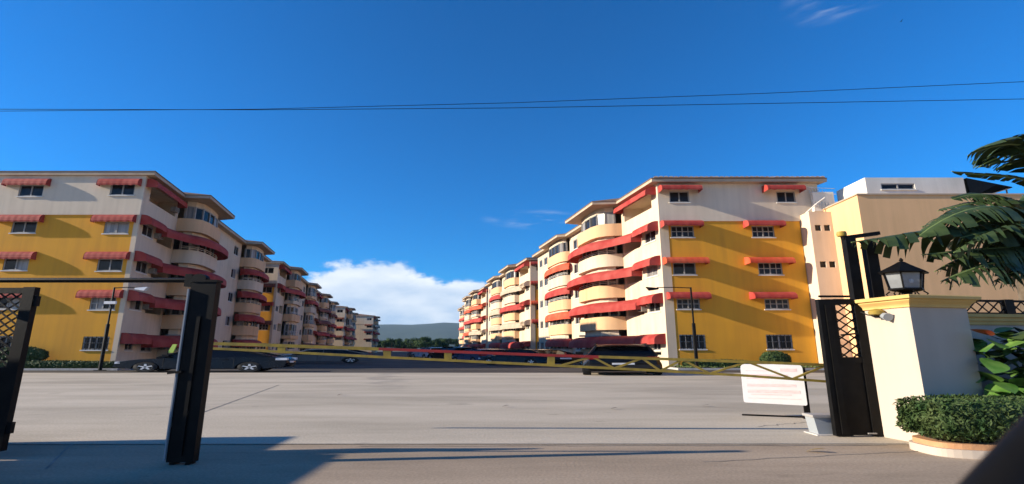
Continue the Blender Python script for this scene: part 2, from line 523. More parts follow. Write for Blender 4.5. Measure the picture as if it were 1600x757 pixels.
def panel(F, u0, u1, z0, z1, holes, depth=0.16):
    us = sorted({u0, u1, *[h[0] for h in holes], *[h[1] for h in holes]})
    zs = sorted({z0, z1, *[h[2] for h in holes], *[h[3] for h in holes]})
    us = [u for u in us if u0 <= u <= u1]; zs = [z for z in zs if z0 <= z <= z1]
    mb = MB()
    for i in range(len(us) - 1):
        for j in range(len(zs) - 1):
            cu, cz = (us[i] + us[i + 1]) / 2, (zs[j] + zs[j + 1]) / 2
            if any(h[0] < cu < h[1] and h[2] < cz < h[3] for h in holes):
                continue
            mb.add([F.p(us[i], 0, zs[j]), F.p(us[i + 1], 0, zs[j]), F.p(us[i + 1], 0, zs[j + 1]), F.p(us[i], 0, zs[j + 1])], [(0, 1, 2, 3)])
    for h in holes:
        dd = h[4] if len(h) > 4 else depth
        a, b, c, d = h[:4]
        q = [(a, c), (b, c), (b, d), (a, d)]
        for i in range(4):
            (x0, y0), (x1, y1) = q[i], q[(i + 1) % 4]
            mb.add([F.p(x0, 0, y0), F.p(x1, 0, y1), F.p(x1, -dd, y1), F.p(x0, -dd, y0)], [(0, 1, 2, 3)])
        if dd > 0.5:
            mb.add([F.p(x, -dd, z) for x, z in q], [(0, 1, 2, 3)])
    return mb


def fbox(mb, F, a0, a1, d0, d1, z0, z1):
    return mb.box(a0, a1, d0, d1, z0, z1, lambda q: F.v(q.x, q.y, q.z))


def window(parent, F, a0, a1, z0, z1, style=0, detail=True, name='window'):
    w, h = a1 - a0, z1 - z0
    key = ('win', F.key, round(w, 2), round(h, 2), style)

    def mk():
        f = MB(); t = 0.09
        fbox(f, F, 0, w, -0.13, -0.05, 0, t); fbox(f, F, 0, w, -0.13, -0.05, h - t, h)
        fbox(f, F, 0, t, -0.13, -0.05, t, h - t); fbox(f, F, w - t, w, -0.13, -0.05, t, h - t)
        fbox(f, F, w / 2 - 0.05, w / 2 + 0.05, -0.13, -0.045, t, h - t)
        if style in (1, 2):
            fbox(f, F, t, w - t, -0.12, -0.048, h * 0.48, h * 0.48 + 0.06)
            for q in (0.25, 0.75):
                fbox(f, F, w * q - 0.03, w * q + 0.03, -0.12, -0.05, t, h - t)
        pn = MB(); fbox(pn, F, 0, w / 2 - t - 0.05, -0.10, -0.09, 0, h - 2 * t)
        si = MB(); fbox(si, F, -0.08, w + 0.08, -0.15, 0.07, -0.08, 0.0)
        br = MB()
        if style == 2:
            k = int(w / 0.30)
            for i in range(1, k):
                fbox(br, F, w * i / k - 0.02, w * i / k + 0.02, 0.0, 0.03, 0, h)
            for q in (0.12, 0.5, 0.88):
                fbox(br, F, 0, w, 0.0, 0.025, h * q - 0.015, h * q + 0.015)
        return (f.mesh(name, 'frame'), pn.mesh('pane', 'glass'), pn.mesh('pane', 'curtain'), si.mesh('sill', 'white'), br.mesh('window_bars', 'black') if br.v else None)
    fm, pm, pm2, sm, bm_ = cached(key, mk)
    o = put(name, fm, parent, F.p(a0, 0, z0))
    t = 0.09
    for i in range(2):
        off = F.v(t + i * (w / 2 - t + 0.05), 0, t)
        put('pane', pm2 if random.random() < 0.12 else pm, o, off)
    if detail:
        put('sill', sm, o)
        if bm_:
            put('window_bars', bm_, o)
    return o


def awning(parent, F, a0, a1, ztop, depth=0.95, drop=0.62, material='red'):
    w = a1 - a0
    key = ('awn', F.key, round(w, 2), depth, drop, material)

    def mk():
        prof = [(0.0, 0.0)]
        for i in range(1, 7):
            t = i / 6 * pi / 2
            prof.append((depth * sin(t) ** 0.9, -drop * 0.66 * (1 - cos(t))))
        prof.append((depth + 0.015, -drop * 0.80)); prof.append((depth, -drop))
        n = max(4, int(w / 0.25)); mb = MB(); k = len(prof)
        for i in range(n + 1):
            a = w * i / n
            sag = 0.02 * sin(i * 2.1) + (0.015 if i % 2 else -0.015)
            for j, (d, z) in enumerate(prof):
                mb.v.append(tuple(F.v(a, d - (0.006 if i % 2 and 0 < j else 0), z + (sag if j == k - 1 else (-0.006 if i % 2 and 0 < j else 0)))))
        for i in range(n):
            for j in range(k - 1):
                mb.f.append((i * k + j, (i + 1) * k + j, (i + 1) * k + j + 1, i * k + j + 1))
        for i in (0, n):    # ends: fabric down to the wall line
            base = len(mb.v)
            a = w * i / n
            mb.v += [tuple(F.v(a, d, z)) for d, z in prof] + [tuple(F.v(a, 0.0, -drop))]
            mb.f.append(tuple(range(base, base + k + 1)))
        return mb.mesh('awning', material)
    return put('awning', cached(key, mk), parent, F.p(a0, 0.004, ztop))


def sweep_awning(parent, W, inner, outer, ztop, drop=0.95, material='red'):
    """a long awning that follows the wavy balcony front; inner/outer are (b, out) paths of equal length"""
    mb = MB(); pr = 6

    def sub(path):
        out = []
        n = len(path)
        for i in range(n - 1):
            p0, p1_, p2_, p3 = path[max(i - 1, 0)], path[i], path[i + 1], path[min(i + 2, n - 1)]
            for k in range(4):
                t = k / 4
                out.append(tuple(0.5 * ((2 * p1_[c]) + (-p0[c] + p2_[c]) * t + (2 * p0[c] - 5 * p1_[c] + 4 * p2_[c] - p3[c]) * t * t + (-p0[c] + 3 * p1_[c] - 3 * p2_[c] + p3[c]) * t ** 3) for c in range(2)))
        out.append(path[-1])
        return out
    I, O = sub(inner), sub(outer)
    for ci, ((b0, o0), (b1, o1)) in enumerate(zip(I, O)):
        sag = random.uniform(-0.02, 0.02)
        if ci % 2:
            o1 -= 0.03
        for j in range(pr + 1):
            t = j / pr * pi / 2
            q = sin(t) ** 0.9
            mb.v.append(tuple(W(b0 + (b1 - b0) * q, o0 + (o1 - o0) * q, ztop - drop * 0.62 * (1 - cos(t)))))
        mb.v.append(tuple(W(b1, o1 + 0.01, ztop - drop + sag)))
    k = pr + 2
    for i in range(len(I) - 1):
        for j in range(k - 1):
            mb.f.append((i * k + j, (i + 1) * k + j, (i + 1) * k + j + 1, i * k + j + 1))
    for i in (0, len(I) - 1):
        base = len(mb.v)
        mb.v += [mb.v[i * k + j] for j in range(k)] + [tuple(W(I[i][0], I[i][1], ztop - drop))]
        mb.f.append(tuple(range(base, base + k + 1)))
    me = mb.mesh('awning', material, True)
    return put('awning', me, parent)


def make_block(loc, side, gable, length, hero, tiles=False, seed=0, keep=1.0, bay_scale=(1.0, 1.0), angular=False, open_rail=False):
    rnd = random.Random(seed)
    root = empty('apartment_block', loc)
    key = 'R' if side > 0 else 'L'
    FG = Frame((0, 0, 0), (side, 0, 0), (0, -1, 0), key + 'g')
    FU = Frame((0, -0.09, 0), (side, 0, 0), (0, -1, 0), key + 'u')
    FS = Frame((0, 0, 0), (SLOPE, 1, 0), (-side, 0, 0), key + 's')

    def W(b, out, z):
        return Vector((-side * out + SLOPE * b, b, z))
    GW = gable['width']
    ZT = 15.45
    ZY = 12.12
    # gable: ochre field, pale top storey that oversails it, cream corner strip
    cs = gable['corner']
    hol = [(a, b, z, z2) for (f, a, b, z, z2, st) in gable['windows'] if f < 4]
    panel(FG, cs, GW, 0, ZY, hol).build('gable_wall', gable.get('wall', 'yellow'), root)
    st_ = MB(); fbox(st_, FG, 0, cs, -0.1, 0.02, 0, ZY); st_.build('corner_strip', 'cream', root)
    hol = [(a, b, z, z2) for (f, a, b, z, z2, st) in gable['windows'] if f == 4]
    up = panel(FU, 0, gable['upper'], ZY, ZT, hol)
    up.add([FU.p(0, 0, ZY), FU.p(gable['upper'], 0, ZY), FU.p(gable['upper'], -0.2, ZY), FU.p(0, -0.2, ZY)], [(0, 1, 2, 3)])
    up.add([FU.p(0, 0, ZY), FU.p(0, -0.1, ZY), FU.p(0, -0.1, ZT), FU.p(0, 0, ZT)], [(0, 1, 2, 3)])
    up.build('upper_wall', 'upper', root)
    for (f, a, b, z, z2, st) in gable['windows']:
        window(root, FG if f < 4 else FU, a, b, z, z2, st, hero)
    for (f, a, b, zt, m_) in gable['awnings']:
        awning(root, FG if f < 4 else FU, a, b, zt, gable.get('adepth', 0.95), gable.get('adrop', 0.62), m_)
    # street side flats with loggias
    bay_starts = [6.6, length - 13.4]
    segs = [(0, 6.6), (13.5, bay_starts[1]), (bay_starts[1] + 6.9, length)]
    for si, (s0, s1) in enumerate(segs):
        holes = []
        for f in range(5):
            z = zf(f)
            if si == 0:
                if f == 4:
                    holes.append((1.0, 6.0, z + 0.95, z + 2.3, 1.8))
                elif f == 0:
                    holes += [(1.0, 2.2, z + 0.9, z + 2.0), (3.6, 5.4, z + 0.8, z + 2.0)]
                else:
                    holes += [(0.7, 2.5, z + 1.05, z + 2.0), (3.3, 6.2, z + 0.95, z + 2.25, 1.7)]
            elif si == 1:
                holes += [(s0 + 1.2, s0 + 3.0, z + 0.9, z + 2.1), (s1 - 3.0, s1 - 1.2, z + 0.9, z + 2.1)]
            else:
                holes += [(s1 - 4.6, s1 - 3.0, z + 0.9, z + 2.0), (s1 - 2.2, s1 - 0.8, z + 0.9, z + 2.0)]
        panel(FS, s0, s1, 0, ZT, holes, 0.2).build('street_wall', 'cream', root)
        for h in holes:
            if len(h) == 4:
                window(root, FS, h[0], h[1], h[2], h[3], 0, hero)
            elif hero:     # glazed door and shutters at the back of the loggia
                Fb = Frame(FS.p(0, -h[4] + 0.16, 0), FS.u, FS.n, FS.key)
                window(root, Fb, h[0] + 0.3, h[0] + 0.3 + (h[1] - h[0]) * 0.45, h[2] + 0.05, h[3] - 0.1, 0, False)
    # back and far walls, closing the volume
    D = gable['upper'] - 0.02
    bk = MB()
    bk.add([W(length, 0, 0), W(length, -D, 0), W(length, -D, ZT), W(length, 0, ZT)], [(0, 1, 2, 3)])
    bk.add([W(0, -D, 0), W(length, -D, 0), W(length, -D, ZT), W(0, -D, ZT)], [(0, 1, 2, 3)])
    bk.build('rear_wall', 'cream', root)
    bayout = [(0.0, 0.0), (0.05, 0.8), (0.25, 1.5), (0.8, 2.1), (1.7, 2.38), (3.2, 2.45), (4.8, 2.42), (5.9, 2.15), (6.5, 1.55), (6.8, 0.8), (6.9, 0.0)]
    if angular:
        bayout = [(0.0, 0.0), (0.02, 1.5), (0.06, 1.9), (1.2, 2.4), (1.3, 2.42), (5.6, 2.42), (5.7, 2.4), (6.8, 1.9), (6.88, 1.5), (6.9, 0.0)]
    bayout0 = bayout
    W0 = W
    for bi, bs in enumerate(bay_starts):
        q_ = bay_scale[bi]

        def W(b, out, z, q_=q_):
            return W0(b, out * q_ if out > 0.96 or bi == 1 else out, z)
        P = [(bs + b, o) for b, o in bayout]
        Pin = [(bs + 3.45 + (b - 3.45) * 0.955, max(0, o - 0.13)) for b, o in bayout]
        for f in range(0, 5):
            z = zf(f)
            mb = MB(); n = len(P)
            zb, zt = (z - 0.24, z + (0.35 if open_rail and (f + bi) % 2 else 1.0))
            if f == 0:
                zb = 0.0
            mb.v += [tuple(W(b, o, zb)) for b, o in P] + [tuple(W(b, o, zt)) for b, o in P] + [tuple(W(b, o, zt)) for b, o in Pin] + [tuple(W(b, o, z)) for b, o in Pin]
            for i in range(n - 1):
                for r in range(3):
                    mb.f.append((r * n + i, r * n + i + 1, (r + 1) * n + i + 1, (r + 1) * n + i))
            mb.f.append(tuple(range(n))); mb.f.append(tuple(range(3 * n, 4 * n)))
            mb.build('balcony', 'peach' if f in (4, 2, 1) else 'cream', root, smooth=True)
            # glazed front set back behind the parapet
            gl = [(bs + 0.45, 0.5), (bs + 0.75, 1.25), (bs + 1.5, 1.75), (bs + 2.8, 1.9), (bs + 4.1, 1.9), (bs + 5.4, 1.75), (bs + 6.15, 1.25), (bs + 6.45, 0.4)]
            z0g, z1g = z + 0.05, z + 2.32
            fr = MB()
            for i, (b, o) in enumerate(gl):
                c0 = W(b, o, 0)
                fr.box(c0.x - 0.10, c0.x + 0.10, c0.y - 0.06, c0.y + 0.06, z0g, z1g)
            for i in range(len(gl) - 1):
                for zz in (z1g - 0.05, z + 1.05):
                    fr.bar(W(*gl[i], zz), W(*gl[i + 1], zz), 0.08, 0.07)
            g = fr.build('bay_window', 'frame', root)
            for i in range(len(gl) - 1):
                pn = MB().add([W(*gl[i], z0g), W(*gl[i + 1], z0g), W(*gl[i + 1], z1g - 0.09), W(*gl[i], z1g - 0.09)], [(0, 1, 2, 3)])
                pn.build('pane', 'curtain' if (i * 7 + f * 3 + bi) % 4 == 0 else 'glass', g)
            # solid band over the glazing up to the next slab
            hd = MB(); n2g = len(gl)
            zhi = zf(f + 1) - 0.24 if f < 4 else ZT
            hd.v += [tuple(W(b, o + 0.06, z1g)) for b, o in gl] + [tuple(W(b, o + 0.06, zhi)) for b, o in gl]
            for i in range(n2g - 1):
                hd.f.append((i, i + 1, n2g + i + 1, n2g + i))
            hd.f.append(tuple(range(n2g)))
            hd.build('bay_lintel', 'cream', root)
            if f in (2, 3) or zt < z + 0.9:
                rl = MB()
                for zz in ((z + 1.18, z + 1.34) if zt > z + 0.9 else (z + 0.55, z + 0.8, z + 1.1)):
                    rl.tube([W(b, o - 0.06, zz) for b, o in P[1:-1]], 0.03, 5)
                for b, o in P[2:-2]:
                    rl.bar(W(b, o - 0.06, zt - 0.01), W(b, o - 0.06, z + (1.34 if zt > z + 0.9 else 1.1)), 0.04)
                rl.build('railing', 'white', root)
            # little half-round canopy past the bay
            if hero and f < 4:
                cn = []
                for i in range(9):
                    t = pi * i / 8
                    cn.append((bs + 7.9 - 1.0 * cos(t), 1.45 * sin(t)))
                pts = [W(b, o, 0) for b, o in cn]
                MB().prism([(q.x, q.y) for q in pts], z + 2.35, z + 2.5).build('canopy', 'peach', root)
        # wavy awnings
        for f in range(0, 4):
            zt = zf(f) + 2.52 if f else zf(f) + 2.25
            mcol = 'orange' if (bi == 1 and f in (1, 3) and side > 0) else 'red'
            if keep < 1:
                if rnd.random() > keep:
                    continue
                mcol = rnd.choice(('red', 'red', 'orange', 'soffit') if side > 0 else ('red', 'red', 'brown', 'soffit', 'brown'))
            if bi == 0:
                c1 = (3.4, 2.7, 3.1, 2.9)[f]
                dz1, dz2, grow = ((0.0, -0.05, 0.25), (0.0, -0.12, 0.15), (0.10, -0.16, 0.30), (0.06, -0.10, 0.12))[f]
                sweep_awning(root, W, [(0.15, 0), (c1 * 0.35, 0), (c1 * 0.7, 0), (c1, 0)], [(0.15, 0.95), (c1 * 0.35, 0.98), (c1 * 0.7, 1.0), (c1, 0.95)], zt + dz1, 0.85, mcol)
                inn = [(c1 + 0.12, 0), (5.6, 0.1), (7.0, 1.45), (8.3, 2.05), (10, 2.1), (12, 2.0), (13.0, 1.3), (13.4, 0.1)]
                out = [(c1 + 0.12, 0.97), (5.6, 1.9 + grow), (7.0, 2.7 + grow), (8.5, 3.15 + grow), (10.4, 3.3 + grow), (12.6, 3.1 + grow), (14.0, 2.3 + grow), (14.6, 0.98)]
                sweep_awning(root, W, inn, out, zt + dz2, 1.05, mcol)
            else:
                b0 = bs
                inn = [(b0 - 0.1, 0.2), (b0 + 0.3, 1.3), (b0 + 1.6, 2.0), (b0 + 3.4, 2.1), (b0 + 5.2, 2.0), (b0 + 6.4, 1.3), (b0 + 6.8, 0.1)]
                out = [(b0 - 0.9, 1.2), (b0 - 0.3, 2.3), (b0 + 1.2, 3.1), (b0 + 3.4, 3.3), (b0 + 5.6, 3.1), (b0 + 7.2, 2.3), (b0 + 7.9, 0.9)]
                sweep_awning(root, W, inn, out, zt, material=mcol)
    W = W0
    sweep_awning(root, W, [(0.15, 0), (2, 0), (4, 0), (6.2, 0)], [(0.15, 0.95), (2, 0.95), (4, 0.95), (6.2, 0.95)], zf(4) + 2.62, 0.75)
    # air conditioners under the awnings
    if hero:
        for f in range(1, 5):
            for b in (2.7, 4.9):
                if (side < 0 and (f, b) in ((4, 4.9), (3, 2.7), (2, 2.7), (1, 2.7))) or (side > 0 and (f, b) in ((1, 2.7),)):
                    ac = MB(); fbox(ac, FS, b, b + 0.8, 0.02, 0.5, zf(f) + 1.2, zf(f) + 1.62)
                    a_ = ac.build('air_conditioner', 'ac', root)
                    gr = MB()
                    for q in range(5):
                        fbox(gr, FS, b + 0.06, b + 0.74, 0.502, 0.52, zf(f) + 1.24 + q * 0.075, zf(f) + 1.275 + q * 0.075)
                    gr.build('grille', 'dark', a_)
    # roof: eaves slab and low hip
    e = 0.75
    ev = -gable.get('eave', 0.65)
    r1, r2 = (max(e + 0.05, 2.45 * q + 0.6) for q in bay_scale)
    O = [(ev, e), (5.9, e), (6.1, r1), (13.6, r1), (14.3, e), (bay_starts[1] - 0.6, e), (bay_starts[1] - 0.3, r2), (bay_starts[1] + 7.2, r2), (bay_starts[1] + 7.8, e), (length + 0.5, e), (length + 0.5, -D - 0.4), (ev, -D - 0.4)]
    pts = [W(b, o, 0) for b, o in O]
    rf = MB().prism([(q.x, q.y) for q in pts], ZT, ZT + 0.26).build('roof', 'soffit', root)
    ht = MB(); n = len(O)
    base = []
    for b, o in O:
        base.append(W(b + (0.05 if b > length / 2 else -0.05), o + (0.06 if o > 0 else 0), ZT + 0.265))
    R = [W(min(max(b, 3.5), length - 3.5), -D / 2, ZT + 1.5) for b, o in O]
    lip = [q + Vector((0, 0, 0.06)) for q in base]
    ht.v += [tuple(q) for q in base] + [tuple(q) for q in lip] + [tuple(q) for q in R]
    for i in range(n):
        j = (i + 1) % n
        ht.f.append((i, j, n + j, n + i)); ht.f.append((n + i, n + j, 2 * n + j, 2 * n + i))
    ht.f.append(tuple(reversed(range(n))))
    ht.build('roof_covering', 'roof', rf)
    if tiles:
        def mk():
            t = MB(); k = 7
            for yy in (0, 0.6):
                for i in range(k):
                    a = pi * i / (k - 1)
                    t.v.append((0.21 * cos(a), yy, 0.13 * sin(a) + 0.2 * yy * 0.3))
            for i in range(k - 1):
                t.f.append((i, i + 1, k + i + 1, k + i))
            t.f.append(tuple(range(k)))
            return t.mesh('tile', 'tile', True)
        tm = mk()
        x = -0.4
        while x < gable['upper'] + 0.2:
            o = put('tile', tm, rf, (side * x + 0.16, -0.76, ZT + 0.325 + random.uniform(-0.012, 0.012)))
            x += 0.43
    return root


def gwin(f, a, b, z0=1.1, z1=2.1, st=0):
    return (f, a, b, zf(f) + z0, zf(f) + z1, st)


def gawn(f, a, b, m_='red', top=2.5):
    return (f, a, b, zf(f) + top, m_)


GR = dict(width=11.95, upper=13.8, corner=0.75, adepth=1.0,
          windows=[gwin(4, 1.0, 2.7), gwin(4, 10.2, 11.8), gwin(3, 0.95, 2.9, st=1), gwin(3, 7.8, 9.7, st=1), gwin(2, 0.9, 2.8, 0.95, 2.0), gwin(2, 8.0, 10.0, 0.95, 2.0, 1),
                   gwin(1, 1.0, 2.9, 1.15, 2.0, 1), gwin(1, 8.2, 10.2, 1.15, 2.0, 1), gwin(0, 1.0, 3.1, 1.0, 2.15, 2), gwin(0, 8.0, 10.1, 1.0, 2.15, 2)],
          awnings=[gawn(4, 0.1, 3.5, top=2.55), gawn(4, 9.0, 12.2, top=2.55), gawn(3, 0.1, 3.4), gawn(3, 7.1, 10.2), gawn(2, 0.1, 3.6, 'orange', 2.4), gawn(2, 6.9, 10.6, 'orange', 2.4), gawn(1, 0.2, 3.5, 'red', 2.55), gawn(1, 7.0, 10.4, 'red', 2.55)])
GL = dict(width=13.7, upper=15.2, corner=0.4, adepth=0.42, adrop=0.66, eave=0.3,
          windows=[q for f in range(5) for q in ([gwin(f, 0.75, 2.75, 0.95 if f < 4 else 1.1, 1.95 if f < 4 else 2.1, 2 if f == 0 else (1 if f == 1 else 0)), gwin(f, 8.2, 10.2, 1.0, 2.0, 2 if f == 0 else 0)])],
          awnings=[q for f in range(1, 5) for q in (gawn(f, 0.25, 3.6), gawn(f, 7.7, 11.3))])

GLF = dict(GL, awnings=[gawn(f, 0.25, 3.6, 'brown' if f % 2 else 'red') for f in (1, 2, 3)])
GLC = dict(GLF, wall='cream')

block_r1 = make_block((12.5, 40, 0), 1, GR, 34, True, True, bay_scale=(1.0, 0.45))
tag(block_r1, 'nearest right apartment block, sunlit ochre gable end with red awnings, tiled eaves', 'building', 'apartment blocks along the lot')
block_l1 = make_block((-30.1, 38, 0), -1, GL, 40.3, True, bay_scale=(1.0, 0.9))
tag(block_l1, 'nearest left apartment block, shaded ochre gable with red awnings behind the dark sedan', 'building', 'apartment blocks along the lot')
for loc, lab, sd in (((2.9, 77, 0), 'second apartment block on the right, orange awnings and an ochre strip beside a cream corner', 3),
                     ((-6.0, 114, 0), 'third apartment block on the right, half hidden behind the second', 4),
                     ((-11.5, 152, 0), 'farthest right apartment block, small pale facade beside the wooded hill', 5)):
    tag(make_block(loc, 1, GR, 33, False, seed=sd, keep=0.9, bay_scale=(0.6, 0.45), angular=sd == 4, open_rail=sd > 3), lab, 'building', 'apartment blocks along the lot')
for loc, lab, sd in (((-38.8, 80, 0), 'second apartment block on the left, dark ochre gable end and pale roof eaves', 6),
                     ((-49.5, 123, 0), 'third apartment block on the left, middle of the receding row', 7),
                     ((-57.2, 168, 0), 'fourth apartment block on the left, second from the far end', 8),
                     ((-60.3, 214, 0), 'farthest left apartment block, ending the row before the hill', 9)):
    tag(make_block(loc, -1, GLF if sd < 8 else GLC, 41 if sd < 8 else 43.5, False, seed=sd, keep=0.45, bay_scale=(0.85, 0.75), angular=sd != 7, open_rail=True), lab, 'building', 'apartment blocks along the lot')

# stair wing, part of the right block, and the tan building beside it
wg = MB()
FWg = Frame((12.0, -1.3, 0), (1, 0, 0), (0, -1, 0), 'wg')
holes = [(0.35 + k * 0.75, 0.35 + k * 0.75 + 0.5, zf(f) + 1.35, zf(f) + 1.85) for f in (1, 2, 3) for k in (0, 1)]
wl = panel(FWg, 0, 1.85, 0, 12.6, holes, 0.2)
wl.add([(12.0, -1.3, 0), (12.0, 1, 0), (12.0, 1, 12.6), (12.0, -1.3, 12.6)], [(0, 1, 2, 3)])
wl.add([(12.0, -1.3, 12.6), (13.85, -1.3, 12.6), (13.85, 1, 12.6), (12.0, 1, 12.6)], [(0, 1, 2, 3)])
wl.build('stair_wing', 'cream', block_r1)
for h in holes:
    q = MB(); fbox(q, FWg, h[0], h[1], -0.17, -0.15, h[2], h[3]); q = q.mesh('pane', 'glass'); put('pane', q, block_r1, FWg.o)
pipe = MB().tube([(12.3, -0.4, 12.7), (13.0, -0.9, 13.4), (13.7, -1.0, 13.9)], 0.06, 6)
pipe.build('drain_pipe', 'white', block_r1)

tb = empty('annex_building', (26.35, 35.5, 0))
tag(tb, 'plain tan flat-roofed building with a white penthouse beside the right apartment block', 'building')
MB().box(0, 12.6, 0, 14, 0, 13.0).build('wall', 'peachblock', tb)
cop = MB()
cop.box(-0.1, 12.7, -0.1, 0.12, 13.0, 13.1); cop.box(-0.1, 0.12, 0.12, 14, 13.0, 13.1)
cop.build('coping', 'soffit', tb)
FP = Frame((1.95, 1.5, 0), (1, 0, 0), (0, -1, 0), 'ph')
ph = panel(FP, 0, 7.9, 13.0, 14.95, [(1.2, 3.9, 13.95, 14.45)], 0.2)
ph.add([(1.95, 1.5, 13), (1.95, 5, 13), (1.95, 5, 14.95), (1.95, 1.5, 14.95)], [(0, 1, 2, 3)])
ph.add([(9.85, 1.5, 13), (9.85, 5, 13), (9.85, 5, 14.95), (9.85, 1.5, 14.95)], [(0, 1, 2, 3)])
ph.add([(1.95, 1.5, 14.95), (9.85, 1.5, 14.95), (9.85, 5, 14.95), (1.95, 5, 14.95)], [(0, 1, 2, 3)])
pho = ph.build('penthouse', 'white', tb)
window(tb, FP, 1.2, 3.9, 13.95, 14.45, 0, True)
sh = MB()
sh.add([(9.9, 1.3, 14.85), (13.4, 1.3, 14.1), (13.4, 4.5, 14.1), (9.9, 4.5, 14.85), (9.9, 1.3, 14.78), (13.4, 1.3, 14.03), (13.4, 4.5, 14.03), (9.9, 4.5, 14.78)],
       [(0, 1, 2, 3), (7, 6, 5, 4), (0, 4, 5, 1), (1, 5, 6, 2), (2, 6, 7, 3), (3, 7, 4, 0)])
sh.add([(9.9, 1.32, 14.78), (12.2, 1.32, 14.28), (10.0, 1.32, 13.2)], [(0, 1, 2)])
sh.build('shade_canopy', 'black', tb)
po = MB(); po.bar((13.2, 1.6, 13.0), (13.2, 1.6, 14.05), 0.08); po.bar((13.2, 4.3, 13.0), (13.2, 4.3, 14.05), 0.08)
po.bar((10.2, 1.4, 13.1), (13.3, 1.4, 14.0), 0.06)
po.build('canopy_post', 'ac', tb)
# rooftop clutter between the blocks
rc = MB()
for k in range(6):
    rc.bar((25.6 + k * 0.25, 39.5, 13.2), (25.4 + k * 0.3, 39.8, 15.2 - 0.1 * k), 0.04)
for zz in (13.8, 14.5, 15.0):
    rc.bar((25.4, 39.6, zz), (27.6, 39.6, zz - 0.1), 0.035)
rc.box(25.6, 27.4, 39.6, 41, 12.9, 14.6)
tag(rc.build('water_tank_frame', 'white'), 'pale rooftop tank with a thin frame between the right block and the tan building', 'tank')

# ------------------------------------------------------------------ planting beds in front of the gables


def leaves(points, size, name, material, parent=None, normal=None, aspect=1.6, flat=0.0):
    mb = MB()
    for i, p in enumerate(points):
        p = Vector(p)
        nrm = normal[i] if normal else Vector((random.gauss(0, 1), random.gauss(0, 1), random.gauss(0, 1)))
        nrm = (Vector(nrm) + Vector((random.gauss(0, .5), random.gauss(0, .5), random.gauss(0, .5)))).normalized()
        a = nrm.cross(Vector((random.gauss(0, 1), random.gauss(0, 1), random.gauss(0, 1)))).normalized()
        b = nrm.cross(a)
        s_ = size * random.uniform(0.6, 1.3)
        k = len(mb.v)
        a = a * s_ * aspect; b = b * s_
        mb.v += [tuple(p - a), tuple(p + b * 0.55 - nrm * s_ * 0.1), tuple(p + a), tuple(p - b * 0.55 - nrm * s_ * 0.1)]
        mb.f.append((k, k + 1, k + 2, k + 3))
    me = bpy.data.meshes.new(name)
    me.from_pydata(mb.v, [], mb.f); me.materials.append(M[material])
    return put(name, me, parent)


def hedge(loc, sx, sy, sz, n, size, label, core=0.88, power=4.0, name='hedge', material='hedge'):
    """a clipped bush: superellipsoid shell of small leaves over a darker twig core"""
    root = empty(name, loc); tag(root, label, name)
    pts, nr = [], []
    for i in range(n):
        while True:
            d = Vector((random.gauss(0, 1), random.gauss(0, 1), random.gauss(0, 1)))
            if d.length > 0.1:
                break
        d.normalize()
        k = (abs(d.x) ** power + abs(d.y) ** power + abs(d.z) ** power) ** (-1 / power)
        r = k * (1 - abs(random.gauss(0, 0.05))) * (1 + 0.035 * sin(d.x * 9) + 0.03 * sin(d.y * 7 + d.x * 13))
        p = Vector((d.x * r * sx, d.y * r * sy, sz + d.z * r * sz))
        pts.append(p); nr.append(Vector((d.x / sx, d.y / sy, d.z / sz)).normalized())
    leaves(pts, size, 'foliage', material, root, nr)
    mb = MB(); nu, nv = 20, 10
    for j in range(nv + 1):
        for i in range(nu):
            a, e = 2 * pi * i / nu, -pi / 2 + pi * j / nv
            d = Vector((cos(a) * cos(e), sin(a) * cos(e), sin(e)))
            k = (abs(d.x) ** power + abs(d.y) ** power + abs(d.z) ** power) ** (-1 / power) * core
            mb.v.append((d.x * k * sx, d.y * k * sy, sz + d.z * k * sz))
    for j in range(nv):
        for i in range(nu):
            mb.f.append((j * nu + i, j * nu + (i + 1) % nu, (j + 1) * nu + (i + 1) % nu, (j + 1) * nu + i))
    mb.build('twigs', 'leaf', root, smooth=True)
    return root


def bed(x0, x1, y0, y1, nm, lawn=True):
    o = MB().box(x0, x1, y0, y1, 0.003, 0.14).build(nm, 'kerb')
    kind(o, 'structure')
    MB().add([(x0 + .2, y0 + .15, .146), (x1 - .2, y0 + .15, .146), (x1 - .2, y1 - .02, .146), (x0 + .2, y1 - .02, .146)], [(0, 1, 2, 3)]).build('soil', 'soil', o)
    if not lawn:
        return o
    pts = [(random.uniform(x0 + .3, x1 - .3), random.uniform(y0 + .2, y1 - .05), random.uniform(.15, .27)) for i in range(5000)]
    g = leaves(pts, 0.07, 'grass', 'grass', None, [Vector((random.gauss(0, 1), random.gauss(0, 1), 0.2)) for i in pts], 0.8)
    kind(g, 'stuff')
    return o


bed(12.2, 45, 36.9, 39.9, 'planting_kerb')
bed(-70, -28.6, 36.4, 37.95, 'planting_kerb', False)
hedge((-36.5, 36.9, 0.1), 8.0, 0.40, 0.28, 9000, 0.07, 'long low clipped hedge along the foot of the left ochre gable')
hedge((-36.6, 37.2, 0.45), 1.9, 0.55, 0.62, 2200, 0.09, 'dark rounded bush in the corner by the left gable hedge', power=2.2, name='bush')
hedge((20.4, 38.8, 0.12), 1.15, 0.6, 0.60, 2500, 0.08, 'small round green bush under the right gable window', power=2.2, name='bush')
hedge((15.6, 38.2, 0.1), 2.6, 0.45, 0.30, 3500, 0.07, 'low hedge patch beside the right lamp post')

# ------------------------------------------------------------------ street lamps


